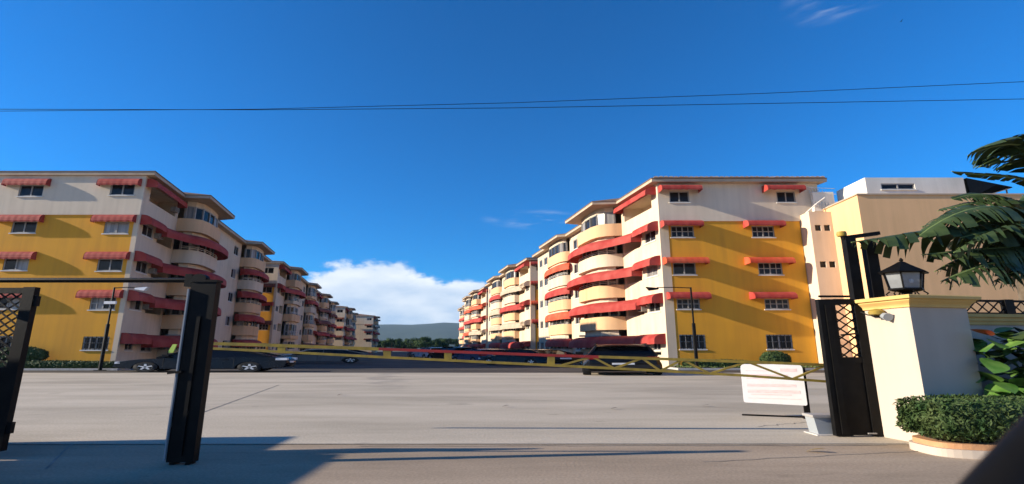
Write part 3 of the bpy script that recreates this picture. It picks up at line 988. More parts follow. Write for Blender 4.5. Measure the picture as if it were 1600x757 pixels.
def street_lamp(base, top_z, arm, label, lens=True, box=None):
    r = empty('street_lamp', base); tag(r, label, 'street lamp', 'street lamps by the gables')
    MB().tube([(0, 0, 0), (0, 0, top_z * 0.55)], 0.10, 8, 1.4).tube([(0, 0, top_z * 0.55), (0, 0, top_z)], 0.055, 8, 1.3).build('pole', 'black', r)
    MB().box(-0.32, 0.32, -0.2, 0.2, 0, 0.04).build('base_plate', 'black', r)
    MB().tube([(0, 0, top_z - 0.05), (arm * 0.5, 0, top_z), (arm, 0, top_z - 0.02)], 0.035, 6).build('arm', 'black', r)
    s_ = 1 if arm > 0 else -1
    h = MB()
    h.add([(arm - 0.1 * s_, -0.12, top_z - 0.05), (arm + 0.85 * s_, -0.14, top_z + 0.02), (arm + 0.85 * s_, 0.14, top_z + 0.02), (arm - 0.1 * s_, 0.12, top_z - 0.05),
           (arm - 0.1 * s_, -0.12, top_z - 0.16), (arm + 0.6 * s_, -0.14, top_z - 0.26), (arm + 0.6 * s_, 0.14, top_z - 0.26), (arm - 0.1 * s_, 0.12, top_z - 0.16)],
          [(0, 1, 2, 3), (4, 5, 6, 7), (0, 4, 5, 1), (1, 5, 6, 2), (2, 6, 7, 3), (3, 7, 4, 0)])
    h.build('lamp_head', 'lamp' if lens else 'black', r)
    if box:
        MB().box(-0.42, 0.42, -0.2, -0.06, box - 0.1, box + 0.1).build('control_box', 'signwhite', r)
    return r


street_lamp((-29.6, 36.1, 0), 6.0, 1.7, 'black lamp post in front of the shaded left gable, white box on its pole', True, 4.85)
street_lamp((13.75, 37.3, 0.1), 6.05, -2.6, 'black lamp post with long arm in front of the sunlit right gable', False)

# ------------------------------------------------------------------ cars (the photograph shows them drawn out sideways)
SX = 2.5


def paint(name, c, rough=0.22):
    return mat(name, c, rough, tuple(min(1, q * 1.15 + 0.002) for q in c), 2.0, spec=0.16, coat=0.12)


def car(loc, heading, kind_, pm, label, group='cars parked on the lot', width=1.82, tail='tail'):
    r = empty('parked_car', loc); tag(r, label, 'car', group)
    ch, sh_ = cos(heading), sin(heading)

    def T(s, w, z):
        # s along the car (front +), w to its left
        return ((s * ch - w * sh_) * SX, s * sh_ + w * ch, z)
    if kind_ == 'sedan':
        Ln, H = 4.7, 1.46
        hood = [(-2.35, 0.55), (-2.33, 0.78), (-2.2, 0.97), (-1.6, 1.02), (-0.4, 0.97), (0.85, 0.93), (1.6, 0.84), (2.15, 0.70), (2.33, 0.55), (2.35, 0.38)]
        cab = [(-1.95, 1.00), (-1.15, 1.40), (-0.5, H), (0.1, H - 0.01), (0.45, 1.40), (1.15, 0.93)]
        ax = (-1.38, 1.42); wr = 0.335; sill = 0.20
    elif kind_ == 'hatch':
        Ln, H = 4.1, 1.52
        hood = [(-2.05, 0.5), (-2.05, 0.85), (-1.95, 1.02), (-1.2, 1.03), (0.9, 0.97), (1.5, 0.88), (1.95, 0.72), (2.05, 0.5), (2.05, 0.36)]
        cab = [(-1.95, 1.0), (-1.55, 1.42), (-0.8, H), (0.1, H - 0.02), (0.4, 1.42), (1.15, 0.95)]
        ax = (-1.25, 1.28); wr = 0.32; sill = 0.21
    else:
        Ln, H = 4.7, 1.76
        hood = [(-2.32, 0.55), (-2.32, 0.98), (-2.25, 1.14), (-1.2, 1.15), (0.9, 1.10), (1.7, 1.04), (2.2, 0.92), (2.35, 0.6), (2.35, 0.42)]
        cab = [(-2.2, 1.12), (-1.95, 1.66), (-1.3, H), (0.1, H - 0.01), (0.4, 1.66), (1.05, 1.09)]
        ax = (-1.4, 1.42); wr = 0.37; sill = 0.30
    hw = width / 2
    # lower body outline with wheel arches
    low = []
    low.append((Ln / 2, 0.32))
    for c in sorted(ax, reverse=True):
        ra = wr + 0.06
        low.append((c + ra, sill))
        for i in range(1, 8):
            t = pi * i / 8
            low.append((c + ra * cos(t), sill + ra * 1.25 * sin(t)))
        low.append((c - ra, sill))
    low.append((-Ln / 2 + 0.05, 0.32))
    outl = hood + low          # goes tail->nose over the top then back under
    n = len(outl)
    mb = MB()

    def half(s, z):     # plan taper and tumblehome
        e = max(0, abs(s) / (Ln / 2) - 0.72) / 0.28
        return hw * (1 - 0.16 * e * e) * (1 - 0.07 * max(0, (z - 0.62)) / 0.4)
    rings = []
    for wq, inset in ((-1.0, 0.05), (-1.0, 0.0), (1.0, 0.0), (1.0, 0.05)):
        ring = []
        for (s, z) in outl:
            hh = half(s, z)
            if inset:
                ss, zz = s * 0.992, 0.62 + (z - 0.62) * 0.93
                ring.append(T(ss, wq * hh, zz))
            else:
                ring.append(T(s, wq * (hh - 0.07), z))
        rings.append(ring)
    for ring in rings:
        mb.v += ring
    for k in range(3):
        for i in range(n):
            j = (i + 1) % n
            mb.f.append((k * n + i, k * n + j, (k + 1) * n + j, (k + 1) * n + i))
    mb.f.append(tuple(range(n))); mb.f.append(tuple(range(3 * n, 4 * n)))
    body = mb.build('body', pm, r, smooth=True)
    # dark wells behind the wheels
    for c in ax:
        w_ = MB(); w_.box(c - wr - 0.05, c + wr + 0.05, -hw + 0.2, hw - 0.2, 0.22, sill + wr + 0.1, lambda q: Vector(T(q.x, q.y, q.z)))
        w_.build('wheel_well', 'tyre', body)
    # cabin: glass house, roof skin, pillars
    gh = MB(); k = len(cab)

    def ch_(z):
        return hw * (0.93 - (0.32 if kind_ == 'suv' else 0.22) * (z - 0.95) / (H - 0.95))
    for wq in (-1, 1):
        gh.v += [T(s, wq * (ch_(z) - 0.012), z - 0.012) for s, z in cab]
    gh.f.append(tuple(range(k))); gh.f.append(tuple(range(k, 2 * k)))
    for i in range(k - 1):
        gh.f.append((i, i + 1, k + i + 1, k + i))
    gh.build('window_glass', 'carglass', r)
    rf = MB(); top = cab[1:-1]; q = len(top)
    for wq in (-1, -0.55, 0.55, 1):
        rf.v += [T(s, wq * ch_(z), z + (0.035 if abs(wq) < 1 else 0.0)) for s, z in top]
    for j in range(3):
        for i in range(q - 1):
            rf.f.append((j * q + i, j * q + i + 1, (j + 1) * q + i + 1, (j + 1) * q + i))
    rf.build('roof', pm, r, smooth=True)
    for wq in (-1, 1):
        for (a, b) in ((cab[0], cab[1]), (cab[-2], cab[-1])):
            MB().bar(T(a[0], wq * ch_(a[1]), a[1]), T(b[0], wq * ch_(b[1]), b[1]), 0.09).build('pillar', pm, r)
        mid = (cab[2][0] + cab[3][0]) / 2
        MB().bar(T(mid, wq * (hw * 0.93), 0.98), T(mid, wq * ch_(H), H - 0.03), 0.08).build('pillar', pm, r)
        pl = MB()
        for i in range(1, q):
            a, b = top[i - 1], top[i]
            pl.bar(T(a[0], wq * ch_(a[1]), a[1]), T(b[0], wq * ch_(b[1]), b[1]), 0.07)
        pl.build('roof_edge', pm, r)
    # wheels
    for c in ax:
        for wq in (-1, 1):
            t = MB(); nn = 20; w0, w1 = wq * (hw - 0.20), wq * (hw - 0.005)
            prof = [(wr * 0.60, w1), (wr * 0.94, w1), (wr, w1 - wq * 0.03), (wr, w0), (wr * 0.6, w0)]
            for rr, ww in prof:
                for i in range(nn):
                    a = 2 * pi * i / nn
                    t.v.append(T(c + rr * cos(a), ww, wr + rr * sin(a)))
            for j in range(len(prof) - 1):
                for i in range(nn):
                    t.f.append((j * nn + i, j * nn + (i + 1) % nn, (j + 1) * nn + (i + 1) % nn, (j + 1) * nn + i))
            t.f.append(tuple(range(4 * nn, 5 * nn)))
            wh = t.build('wheel', 'tyre', r, smooth=True)
            rm = MB(); wz = w1 - wq * 0.015
            for i in range(nn):
                a, b = 2 * pi * i / nn, 2 * pi * (i + 1) / nn
                rm.add([T(c + wr * .68 * cos(a), wz, wr + wr * .68 * sin(a)), T(c + wr * .68 * cos(b), wz, wr + wr * .68 * sin(b)),
                        T(c + wr * .58 * cos(b), wz + wq * .004, wr + wr * .58 * sin(b)), T(c + wr * .58 * cos(a), wz + wq * .004, wr + wr * .58 * sin(a))], [(0, 1, 2, 3)])
            for i in range(5):
                a = 2 * pi * i / 5 + 0.3
                dx, dz = cos(a), sin(a); px_, pz_ = -dz, dx
                rm.add([T(c + dx * wr * .12 + px_ * wr * .12, wz, wr + dz * wr * .12 + pz_ * wr * .12), T(c + dx * wr * .62 + px_ * wr * .09, wz, wr + dz * wr * .62 + pz_ * wr * .09),
                        T(c + dx * wr * .62 - px_ * wr * .09, wz, wr + dz * wr * .62 - pz_ * wr * .09), T(c + dx * wr * .12 - px_ * wr * .12, wz, wr + dz * wr * .12 - pz_ * wr * .12)], [(0, 1, 2, 3)])
            rm.build('rim', 'rim', wh)
    # lights, mirrors, bumper lines, door seams
    for wq in (-1, 1):
        fz = 0.66 if kind_ != 'suv' else 0.86
        h = MB(); h.box(Ln / 2 - 0.42, Ln / 2 - 0.06, wq * hw * 0.60, wq * hw * 0.875, fz - 0.06, fz + 0.07, lambda q: Vector(T(q.x, q.y, q.z - (q.x - Ln / 2 + 0.4) * 0.25 + 0.02)))
        h.build('headlight', 'lamp', r)
        tz = 0.86 if kind_ != 'suv' else 1.0
        tl = MB(); tl.box(-Ln / 2 - 0.012, -Ln / 2 + 0.30, wq * hw * 0.60, wq * hw * 0.895, tz - 0.08, tz + 0.07, lambda q: Vector(T(q.x, q.y, q.z)))
        tl.build('tail_light', tail, r)
        mr = MB(); ms = cab[-1][0] - 0.28
        mr.box(ms - 0.09, ms + 0.09, wq * (hw * 0.95), wq * (hw + 0.16), 1.0 if kind_ != 'suv' else 1.14, 1.15 if kind_ != 'suv' else 1.32, lambda q: Vector(T(q.x, q.y, q.z)))
        mr.build('mirror', pm, r)
        sm = MB()
        for s in (-0.95, 0.05, 0.95):
            sm.box(s - 0.008, s + 0.008, wq * (half(s, 0.62) - 0.01), wq * (half(s, 0.62) + 0.003), 0.32, 0.88, lambda q: Vector(T(q.x, q.y, q.z)))
        sm.build('door_seam', 'tyre', r)
        for s in (-0.78, 0.22):
            dh = MB(); dh.box(s, s + 0.16, wq * (hw * 0.96), wq * (hw * 1.005), 0.80, 0.83, lambda q: Vector(T(q.x, q.y, q.z)))
            dh.build('door_handle', pm, r)
    pt = MB(); pt.box(-Ln / 2 - 0.014, -Ln / 2 + 0.05, -0.26, 0.26, 0.60, 0.72, lambda q: Vector(T(q.x, q.y, q.z)))
    pt.build('number_plate', 'signwhite', r)
    if kind_ == 'suv':
        rr = MB()
        for wq in (-1, 1):
            rr.bar(T(-1.6, wq * 0.6, H + 0.06), T(0.2, wq * 0.6, H + 0.06), 0.05)
        rr.build('roof_rail', 'black', r)
        bp = MB(); bp.box(-Ln / 2 - 0.06, -Ln / 2 + 0.1, -hw * 0.9, hw * 0.9, 0.42, 0.62, lambda q: Vector(T(q.x, q.y, q.z)))
        bp.build('bumper', 'tyre', r)
        sp = MB(); sp.box(-Ln / 2 + 0.03, -Ln / 2 + 0.40, -hw * 0.7, hw * 0.7, H - 0.06, H - 0.02, lambda q: Vector(T(q.x, q.y, q.z)))
        sp.build('spoiler', pm, r)
    return r


navy = paint('navy_car_paint', (0.003, 0.0035, 0.007))
blackp = paint('black_car_paint', (0.006, 0.006, 0.007))
greyp = paint('grey_car_paint', (0.08, 0.085, 0.09))
silverp = paint('silver_car_paint', (0.42, 0.43, 0.45))
whitep = paint('white_car_paint', (0.70, 0.70, 0.68))
bluep = paint('blue_grey_paint', (0.05, 0.07, 0.12))

car((-21.1, 34.6, 0), pi, 'sedan', navy, 'dark navy sedan parked sideways behind the left gate post', tail='lamp')
car((6.75, 31.4, 0.004), pi / 2 - 0.05, 'suv', blackp, 'black four-wheel drive parked beyond the barrier, seen from behind', width=1.88)
car((1.6, 48.5, 0), pi - 0.95, 'sedan', blackp, 'black sedan with low roofline left of the black four-wheel drive')
car((-3.4, 57.5, 0), pi - 1.2, 'hatch', bluep, 'blue grey hatchback just beyond the black sedan on the right')
car((-7.6, 66, 0), pi - 1.2, 'suv', blackp, 'tall dark car third in the right parked row')
car((-12.8, 80, 0), pi - 1.25, 'suv', silverp, 'silver tall car far down the right parked row')
car((-16.5, 93, 0), pi - 1.3, 'hatch', greyp, 'small grey car farthest down the right parked row')
car((-21.3, 55, 0), pi + 0.15, 'sedan', greyp, 'dark grey sedan parked just behind the navy sedan')
car((-26.0, 66, 0), pi + 0.25, 'hatch', whitep, 'white hatchback in the left row seen above the barrier')
car((-32.0, 92, 0), pi + 0.4, 'sedan', greyp, 'grey sedan far down the left row near the third block')

# lime reflective marker post beside the navy sedan
r = empty('marker_post', (-24.6, 35.85, 0)); tag(r, 'lime reflective marker on a dark post behind the navy sedan bonnet', 'marker')
MB().tube([(0, 0, 0), (-0.15, 0, 1.4)], 0.05, 6).build('post', 'black', r)
MB().add([(-0.15, -0.03, 1.25), (0.25, -0.03, 1.25), (0.45, -0.03, 1.85), (0.15, -0.03, 1.85), (-0.15, 0.03, 1.25), (0.25, 0.03, 1.25), (0.45, 0.03, 1.85), (0.15, 0.03, 1.85)],
         [(0, 1, 2, 3), (7, 6, 5, 4), (0, 4, 5, 1), (1, 5, 6, 2), (2, 6, 7, 3), (3, 7, 4, 0)]).build('reflector', 'lime', r)

# ------------------------------------------------------------------ left gate


def lattice(parent, x0, x1, z0, z1, y, pw, ph_, w=0.022):
    """two sets of diagonal flat bars clipped to a rectangle"""
    for sgn in (1, -1):
        s = ph_ / pw * sgn
        cs_ = []
        lo = min(z0 - s * x0, z0 - s * x1, z1 - s * x0, z1 - s * x1)
        hi = max(z0 - s * x0, z0 - s * x1, z1 - s * x0, z1 - s * x1)
        c = lo + ph_ * 0.5
        while c < hi:
            pts = []
            for x in (x0, x1):
                z = s * x + c
                if z0 <= z <= z1:
                    pts.append((x, z))
            for z in (z0, z1):
                x = (z - c) / s
                if x0 < x < x1:
                    pts.append((x, z))
            if len(pts) >= 2:
                a, b = pts[0], pts[1]
                if abs(a[0] - b[0]) > 0.01:
                    MB().bar((a[0], y + sgn * 0.008, a[1]), (b[0], y + sgn * 0.008, b[1]), 0.014, w, Vector((0, 0, 1))).build('lattice_bar', 'black', parent)
            c += ph_


g = empty('gate_post', (-4.41, 7.0, 0)); tag(g, 'wide black steel gate post on the left with a top rail running out of frame', 'gate post')
MB().box(-0.19, 0.17, -0.06, 0.06, 0.03, 2.44).build('post', 'black', g)
MB().box(-0.212, -0.193, -0.09, 0.04, 0.06, 2.34).build('stop_flange', 'greyplastic', g)
MB().box(-0.03, 0.02, -0.085, -0.062, 0.12, 1.95).build('stiffener', 'black', g)
for dx in (-0.11, 0.10):
    MB().box(dx - 0.03, dx + 0.03, -0.07, 0.07, -0.01, 0.03).build('foot', 'black', g)
MB().box(-0.19, 0.185, -0.07, 0.07, 2.443, 2.475).build('cap', 'black', g)
MB().tube([(-0.10, -0.05, 2.50), (-0.10, 0.05, 2.50)], 0.065, 14, 1.6).build('pulley', 'black', g, smooth=True)
MB().tube([(-4.4, 0.0, 2.475), (-0.14, 0.0, 2.475)], 0.035, 8).build('top_rail', 'black', g)
MB().box(-0.30, -0.2, -0.05, 0.05, 2.38, 2.56).build('rail_bracket', 'black', g)
MB().bar((-0.31, -0.10, 1.18), (-0.12, -0.10, 1.20), 0.03).build('latch', 'black', g)

gl_ = empty('sliding_gate_leaf', (-7.06, 7.22, 0)); tag(gl_, 'black gate leaf with diamond lattice at the left picture edge', 'gate')
MB().box(-0.17, 0, -0.045, 0.045, 0.12, 2.40).build('stile', 'black', gl_)
MB().box(-2.6, -2.45, -0.045, 0.045, 0.12, 2.40).build('stile', 'black', gl_)
MB().box(-2.45, -0.17, -0.04, 0.04, 2.31, 2.39).build('rail', 'black', gl_)
MB().box(-2.45, -0.17, -0.04, 0.04, 1.17, 1.25).build('rail', 'black', gl_)
MB().box(-2.45, -0.17, -0.02, 0.02, 0.15, 1.17).build('lower_panel', 'black', gl_)
MB().box(0.0, 0.05, -0.03, 0.03, 2.12, 2.27).build('hinge', 'black', gl_)
MB().box(0.0, 0.06, -0.03, 0.03, 0.35, 0.50).build('hinge', 'black', gl_)
MB().lathe([(0.10, 0), (0.10, 0.05)], (-0.4, 0, 0.03), 12).build('roller', 'black', gl_)
lattice(gl_, -2.45, -0.17, 1.25, 2.31, 0, 0.17, 0.115, 0.02)

# ------------------------------------------------------------------ right gate leaf, gantry, controller
gr_ = empty('gate_leaf', (5.66, 9.06, 0)); tag(gr_, 'black gate leaf with diamond lattice standing against the white pillar', 'gate')
MB().box(0, 0.30, -0.05, 0.05, 0.02, 2.40).build('stile', 'black', gr_)
MB().box(0.66, 0.86, -0.05, 0.05, 0.02, 2.38).build('stile', 'black', gr_)
MB().box(0.30, 0.66, -0.04, 0.04, 2.31, 2.41).build('rail', 'black', gr_)
MB().box(0.30, 0.66, -0.04, 0.04, 1.26, 1.36).build('rail', 'black', gr_)
MB().box(0.30, 0.66, -0.02, 0.03, 0.03, 1.26).build('lower_panel', 'black', gr_)
MB().box(0.10, 0.20, -0.075, -0.052, 0.05, 2.3).build('stiffener', 'black', gr_)
MB().tube([(0.05, 0, 2.46), (0.62, 0, 2.46)], 0.022, 6).build('grab_bar', 'black', gr_)
MB().box(0.55, 0.70, -0.07, -0.051, 0.055, 0.075).build('floor_bolt', 'frame', gr_)
MB().bar((0.33, -0.05, 1.75), (0.62, -0.05, 1.78), 0.03).build('latch', 'black', gr_)
lattice(gr_, 0.30, 0.66, 1.36, 2.31, 0, 0.23, 0.155, 0.022)

ga = empty('gate_gantry', (6.7, 9.45, 0)); tag(ga, 'tall black steel gantry frame rising behind the white pillar', 'gantry')
MB().box(-0.10, 0.10, -0.07, 0.07, 0, 3.66).build('post', 'black', ga)
MB().box(0.28, 0.49, -0.07, 0.07, 0, 3.62).build('post', 'black', ga)
MB().bar((-0.12, 0, 3.66), (0.62, 0, 3.76), 0.09, 0.07).build('crossbar', 'black', ga)
MB().lathe([(0.07, 0), (0.08, 0.03), (0.07, 0.09), (0.02, 0.10)], (-0.12, 0, 3.70), 10, 1.2).build('beacon', 'yellowpaint', ga, smooth=True)

cb = empty('gate_motor', (5.42, 9.35, 0)); tag(cb, 'small grey gate motor box on the ground beside the right gate leaf', 'motor box')
MB().add([(0.05, -0.14, 0.02), (0.42, -0.14, 0.02), (0.42, 0.14, 0.02), (0.05, 0.14, 0.02), (0.0, -0.14, 0.30), (0.42, -0.14, 0.30), (0.42, 0.14, 0.30), (0.0, 0.14, 0.30)],
         [(3, 2, 1, 0), (4, 5, 6, 7), (0, 1, 5, 4), (1, 2, 6, 5), (2, 3, 7, 6), (3, 0, 4, 7)]).build('housing', 'greyplastic', cb)
MB().box(-0.03, 0.46, -0.17, 0.17, 0.303, 0.345).build('lid', 'frame', cb)
MB().box(-0.02, 0.50, -0.22, 0.20, 0.004, 0.02).build('base_plate', 'kerb', cb)

# ------------------------------------------------------------------ barrier: tapered truss arm
br = empty('barrier_arm', (5.6, 9.5, 0)); tag(br, 'long yellow and red lattice barrier arm across the entrance', 'barrier')
BY = 9.5
upp = [(286, 536), (400, 539), (600, 546), (860, 555.5), (1000, 560), (1160, 565.5), (1300, 571)]
lop = [(286, 542.5), (400, 548), (600, 558.5), (860, 571), (1000, 578), (1160, 587), (1300, 597)]


def chord(tab, px):
    for (a, b), (c, d) in zip(tab, tab[1:]):
        if a <= px <= c:
            return at(px, b + (d - b) * (px - a) / (c - a), BY) - br.location
    return None


def seg(tab, p0, p1_, name, m_, w=0.055):
    xs = [p0] + [a for a, b in tab if p0 < a < p1_] + [p1_]
    mb = MB()
    for a, b in zip(xs, xs[1:]):
        mb.bar(chord(tab, a), chord(tab, b), 0.05, w)
    return mb.build(name, m_, br)


seg(upp, 286, 592, 'upper_chord', 'yellowpaint', 0.06)
seg(upp, 592, 935, 'upper_chord', 'redpaint', 0.05)['label'] = 'red painted stretch of the upper rail'
seg(upp, 935, 1300, 'upper_chord', 'yellowpaint', 0.05)
seg(lop, 286, 1300, 'lower_chord', 'yellowpaint', 0.045)
for px in (440, 605, 700, 861):
    a, b = chord(lop, px), chord(upp, px)
    MB().bar(a, b, 0.14, 0.04, Vector((0, 1, 0))).build('spacer_plate', 'yellowpaint', br)
zz = [(875, 0), (925, 1), (960, 0), (1003, 1), (1032, 0), (1066, 1), (1109, 0), (1168, 1), (1238, 0), (1292, 1)]
for (a, i), (b, j) in zip(zz, zz[1:]):
    MB().bar(chord(upp if i else lop, a), chord(upp if j else lop, b), 0.035, 0.035).build('brace', 'yellowpaint', br)
hx = chord(upp, 1300)
MB().box(hx.x - 0.08, hx.x + 0.12, -0.06, 0.06, 0.0, hx.z + 0.12).build('hinge_post', 'black', br)

# ------------------------------------------------------------------ notice board
sb = empty('notice_board', (6.0, 11.6, 0)); sb.rotation_euler = (0, 0, -0.32); tag(sb, 'white notice board with faded red lines on a black stand behind the barrier', 'sign')
bd = MB(); 
rr_ = 0.09
pts = []
for cx_, cz_, a0 in ((0.62 - rr_, 1.16 - rr_, 0), (-0.66 + rr_, 1.16 - rr_, 90), (-0.66 + .04, 0.30 + .04, 180), (0.62 - .03, 0.28 + .03, 270)):
    rad = rr_ if cz_ > 0.6 else 0.04
    for k in range(5):
        t = radians(a0 + 22.5 * k)
        pts.append((cx_ + rad * cos(t), cz_ + rad * sin(t)))
n = len(pts)
bd.add([(x, -0.03, z) for x, z in pts] + [(x, 0.0, z) for x, z in pts], [tuple(range(n)), tuple(reversed(range(n, 2 * n)))] + [(i, (i + 1) % n, n + (i + 1) % n, n + i) for i in range(n)])
bd = bd.build('board', 'signwhite', sb)
for (x0, x1, z0, z1) in ((0.16, 0.50, 1.00, 1.07), (-0.56, 0.10, 1.005, 1.02), (-0.56, 0.30, 0.90, 0.935), (-0.56, -0.10, 0.83, 0.85), (-0.56, 0.45, 0.66, 0.72), (-0.56, 0.52, 0.52, 0.59), (-0.5, 0.34, 0.475, 0.50), (-0.56, 0.52, 0.395, 0.41)):
    MB().box(x0, x1, -0.033, -0.0305, z0, z1).build('text_line', 'signpink', bd)
MB().box(0.56, 0.68, 0.004, 0.06, 0.02, 1.1).build('post', 'black', sb)
MB().box(-0.72, 1.0, 0.0, 0.06, 0.006, 0.035).build('base_bar', 'black', sb)
MB().box(0.5, 0.95, -0.16, 0.20, 0.004, 0.03).build('foot_plate', 'black', sb)

# ------------------------------------------------------------------ gate pillar and boundary wall
RZ = radians(12)


def rotT(c, ang):
    ca, sa = cos(ang), sin(ang)
    return lambda q: Vector((q.x * ca - q.y * sa, q.x * sa + q.y * ca, q.z))


def pillar(loc, ang, w, d, label):
    r = empty('gate_pillar', loc); tag(r, label, 'pillar', 'gate pillars')
    T = rotT(None, ang)
    MB().box(0, w, 0, d, 0, 2.19, T).build('shaft', 'pillar', r)
    cp_ = MB(); rings = [(0.0, 2.191), (0.03, 2.195), (0.035, 2.225), (0.05, 2.25), (0.085, 2.285), (0.10, 2.30), (0.10, 2.315), (0.15, 2.33), (0.155, 2.375), (0.14, 2.39)]
    for e, z in rings:
        cp_.v += [tuple(T(Vector(q))) for q in ((-e, -e, z), (w + e, -e, z), (w + e, d + e, z), (-e, d + e, z))]
    for k in range(len(rings) - 1):
        for q in range(4):
            cp_.f.append((k * 4 + q, k * 4 + (q + 1) % 4, k * 4 + 4 + (q + 1) % 4, k * 4 + 4 + q))
    cp_.f.append(tuple(range(len(rings) * 4 - 4, len(rings) * 4)))
    cp_.build('cap', 'capyellow', r)
    return r, T


pl_, T = pillar((6.66, 8.2, 0), RZ, 1.22, 0.90, 'white rendered gate pillar with ochre moulded cap, lit on its left face')
# floodlight fixed to the lit face
fl = empty('flood_light', pl_.location + T(Vector((-0.04, 0.50, 2.10)))); tag(fl, 'small yellow topped lamp fixed under the cap of the white pillar', 'lamp')
MB().lathe([(0.02, -0.02), (0.10, 0.0), (0.105, 0.05), (0.07, 0.085), (0.01, 0.10)], (-0.06, 0, 0), 12, 1.3, 1.0).build('hood', 'yellowpaint', fl, smooth=True)
MB().tube([(0.0, -0.06, -0.02), (-0.02, -0.20, -0.06)], [0.05, 0.07], 10, 1.2).build('lamp_glass', 'greyplastic', fl)
MB().box(-0.10, 0.035, -0.03, 0.03, -0.05, -0.01).build('bracket', 'black', fl)
MB().tube([(-0.05, 0.05, -0.02), (-0.14, 0.12, 0.0), (-0.2, 0.2, 0.06)], 0.012, 5).build('cable', 'black', fl)

# lantern on the cap
ln_ = empty('lantern', pl_.location + T(Vector((0.56, 0.45, 2.39)))); tag(ln_, 'black hexagonal lantern with pale glass standing on the white pillar', 'lantern')
SXL = 1.9
hexp = 6
MB().lathe([(0.13, 0), (0.13, 0.03), (0.05, 0.06), (0.05, 0.10), (0.10, 0.13)], (0, 0, 0), 12, SXL).build('foot', 'black', ln_, smooth=True)
for k in range(6):
    a = k * pi / 3 + pi / 6
    q = [(0.10, 0.06), (0.16, 0.03), (0.185, 0.08), (0.15, 0.13)]
    MB().tube([(cos(a) * r_ * SXL, sin(a) * r_, z_) for r_, z_ in q], 0.014, 5).build('scroll', 'black', ln_)
MB().lathe([(0.13, 0.13), (0.175, 0.15), (0.175, 0.18), (0.14, 0.18)], (0, 0, 0), 6, SXL).build('base_ring', 'black', ln_)
for k in range(6):
    a, b = k * pi / 3, (k + 1) * pi / 3
    p0 = [Vector((cos(t) * r_ * SXL, sin(t) * r_, z_)) for t, r_, z_ in ((a, .155, .18), (b, .155, .18), (b, .185, .45), (a, .185, .45))]
    MB().add(p0, [(0, 1, 2, 3)]).build('pane', 'lantern_glass', ln_)
    MB().bar(Vector((cos(a) * .16 * SXL, sin(a) * .16, .18)), Vector((cos(a) * .19 * SXL, sin(a) * .19, .45)), 0.025).build('glazing_bar', 'black', ln_)
MB().lathe([(0.05, 0), (0.06, 0.06), (0.03, 0.12)], (-0.0, -0.10, 0.26), 8, 1.5).build('bulb', 'greyplastic', ln_, smooth=True)
MB().lathe([(0.24, 0.45), (0.25, 0.47), (0.10, 0.60), (0.04, 0.66), (0.005, 0.68)], (0, 0, 0), 6, SXL).build('roof', 'black', ln_)
MB().lathe([(0.02, 0.0), (0.035, 0.03), (0.01, 0.07)], (0, 0, 0.67), 8).build('finial', 'black', ln_, smooth=True)

bw = empty('boundary_wall', (7.75, 9.15, 0)); tag(bw, 'grey boundary wall with ochre coping and black lattice railing right of the pillar', 'wall')
TW = rotT(None, radians(8))
MB().box(0, 7, 0, 0.3, 0, 1.95, TW).build('wall', 'pillar', bw)
for k, (z0, z1, e) in enumerate(((1.951, 2.02, .03), (2.0205, 2.09, .06), (2.0905, 2.15, .10))):
    MB().box(-0.05 - e, 7, -e, 0.3 + e, z0, z1, TW).build('coping_course', 'capyellow', bw)
MB().box(0.25, 7, 0.12, 0.17, 2.40, 2.44, TW).build('railing_rail', 'black', bw)
MB().box(0.25, 7, 0.12, 0.17, 2.17, 2.195, TW).build('railing_rail', 'black', bw)
for x in (0.28, 1.9, 3.5, 5.1):
    MB().box(x, x + 0.2, 0.10, 0.20, 2.15, 2.45, TW).build('railing_post', 'black', bw)
for k in range(22):
    x = 0.5 + k * 0.26
    for s in (0, 1):
        MB().bar(TW(Vector((x, .14 + .012 * s, 2.19 if s else 2.40))), TW(Vector((x + .26, .14 + .012 * s, 2.40 if s else 2.19))), 0.014, 0.02).build('lattice_bar', 'black', bw)

# planter with clipped hedge
pt = empty('planter', (8.85, 7.75, 0)); tag(pt, 'low rounded planter with terracotta rim around the clipped hedge', 'planter')


def rounded(hx_, hy, n=96, pw=3.6):
    out = []
    for i in range(n):
        a = 2 * pi * i / n
        c, s = cos(a), sin(a)
        k = (abs(c) ** pw + abs(s) ** pw) ** (-1 / pw)
        out.append((c * k * hx_, s * k * hy))
    return out


MB().prism(rounded(2.75, 0.60), 0.0, 0.11).build('kerb', 'pillar', pt)
MB().prism(rounded(2.70, 0.56), 0.112, 0.185).build('rim', 'terracotta', pt)
MB().prism(rounded(2.55, 0.46), 0.187, 0.195).build('soil', 'soil', pt)
hedge((8.55, 7.75, 0.19), 2.62, 0.50, 0.30, 26000, 0.026, 'thick clipped dark green hedge in the planter before the pillar', 0.93, 4.5)

# leafy shrub with a few red leaves behind the hedge


def leaf_mesh(w, l, name, material, heart=0.25):
    mb = MB(); n = 6
    for i in range(n + 1):
        t = i / n
        ww = w * sin(pi * min(1, t * 0.93 + 0.07)) ** 0.75 * (1 - 0.35 * t)
        z = -0.22 * l * t * t
        mb.v += [(-ww, l * t, z + 0.12 * ww), (0, l * t, z), (ww, l * t, z + 0.12 * ww)]
    for i in range(n):
        k = i * 3
        mb.f += [(k, k + 1, k + 4, k + 3), (k + 1, k + 2, k + 5, k + 4)]
    return mb.mesh(name, material, True)


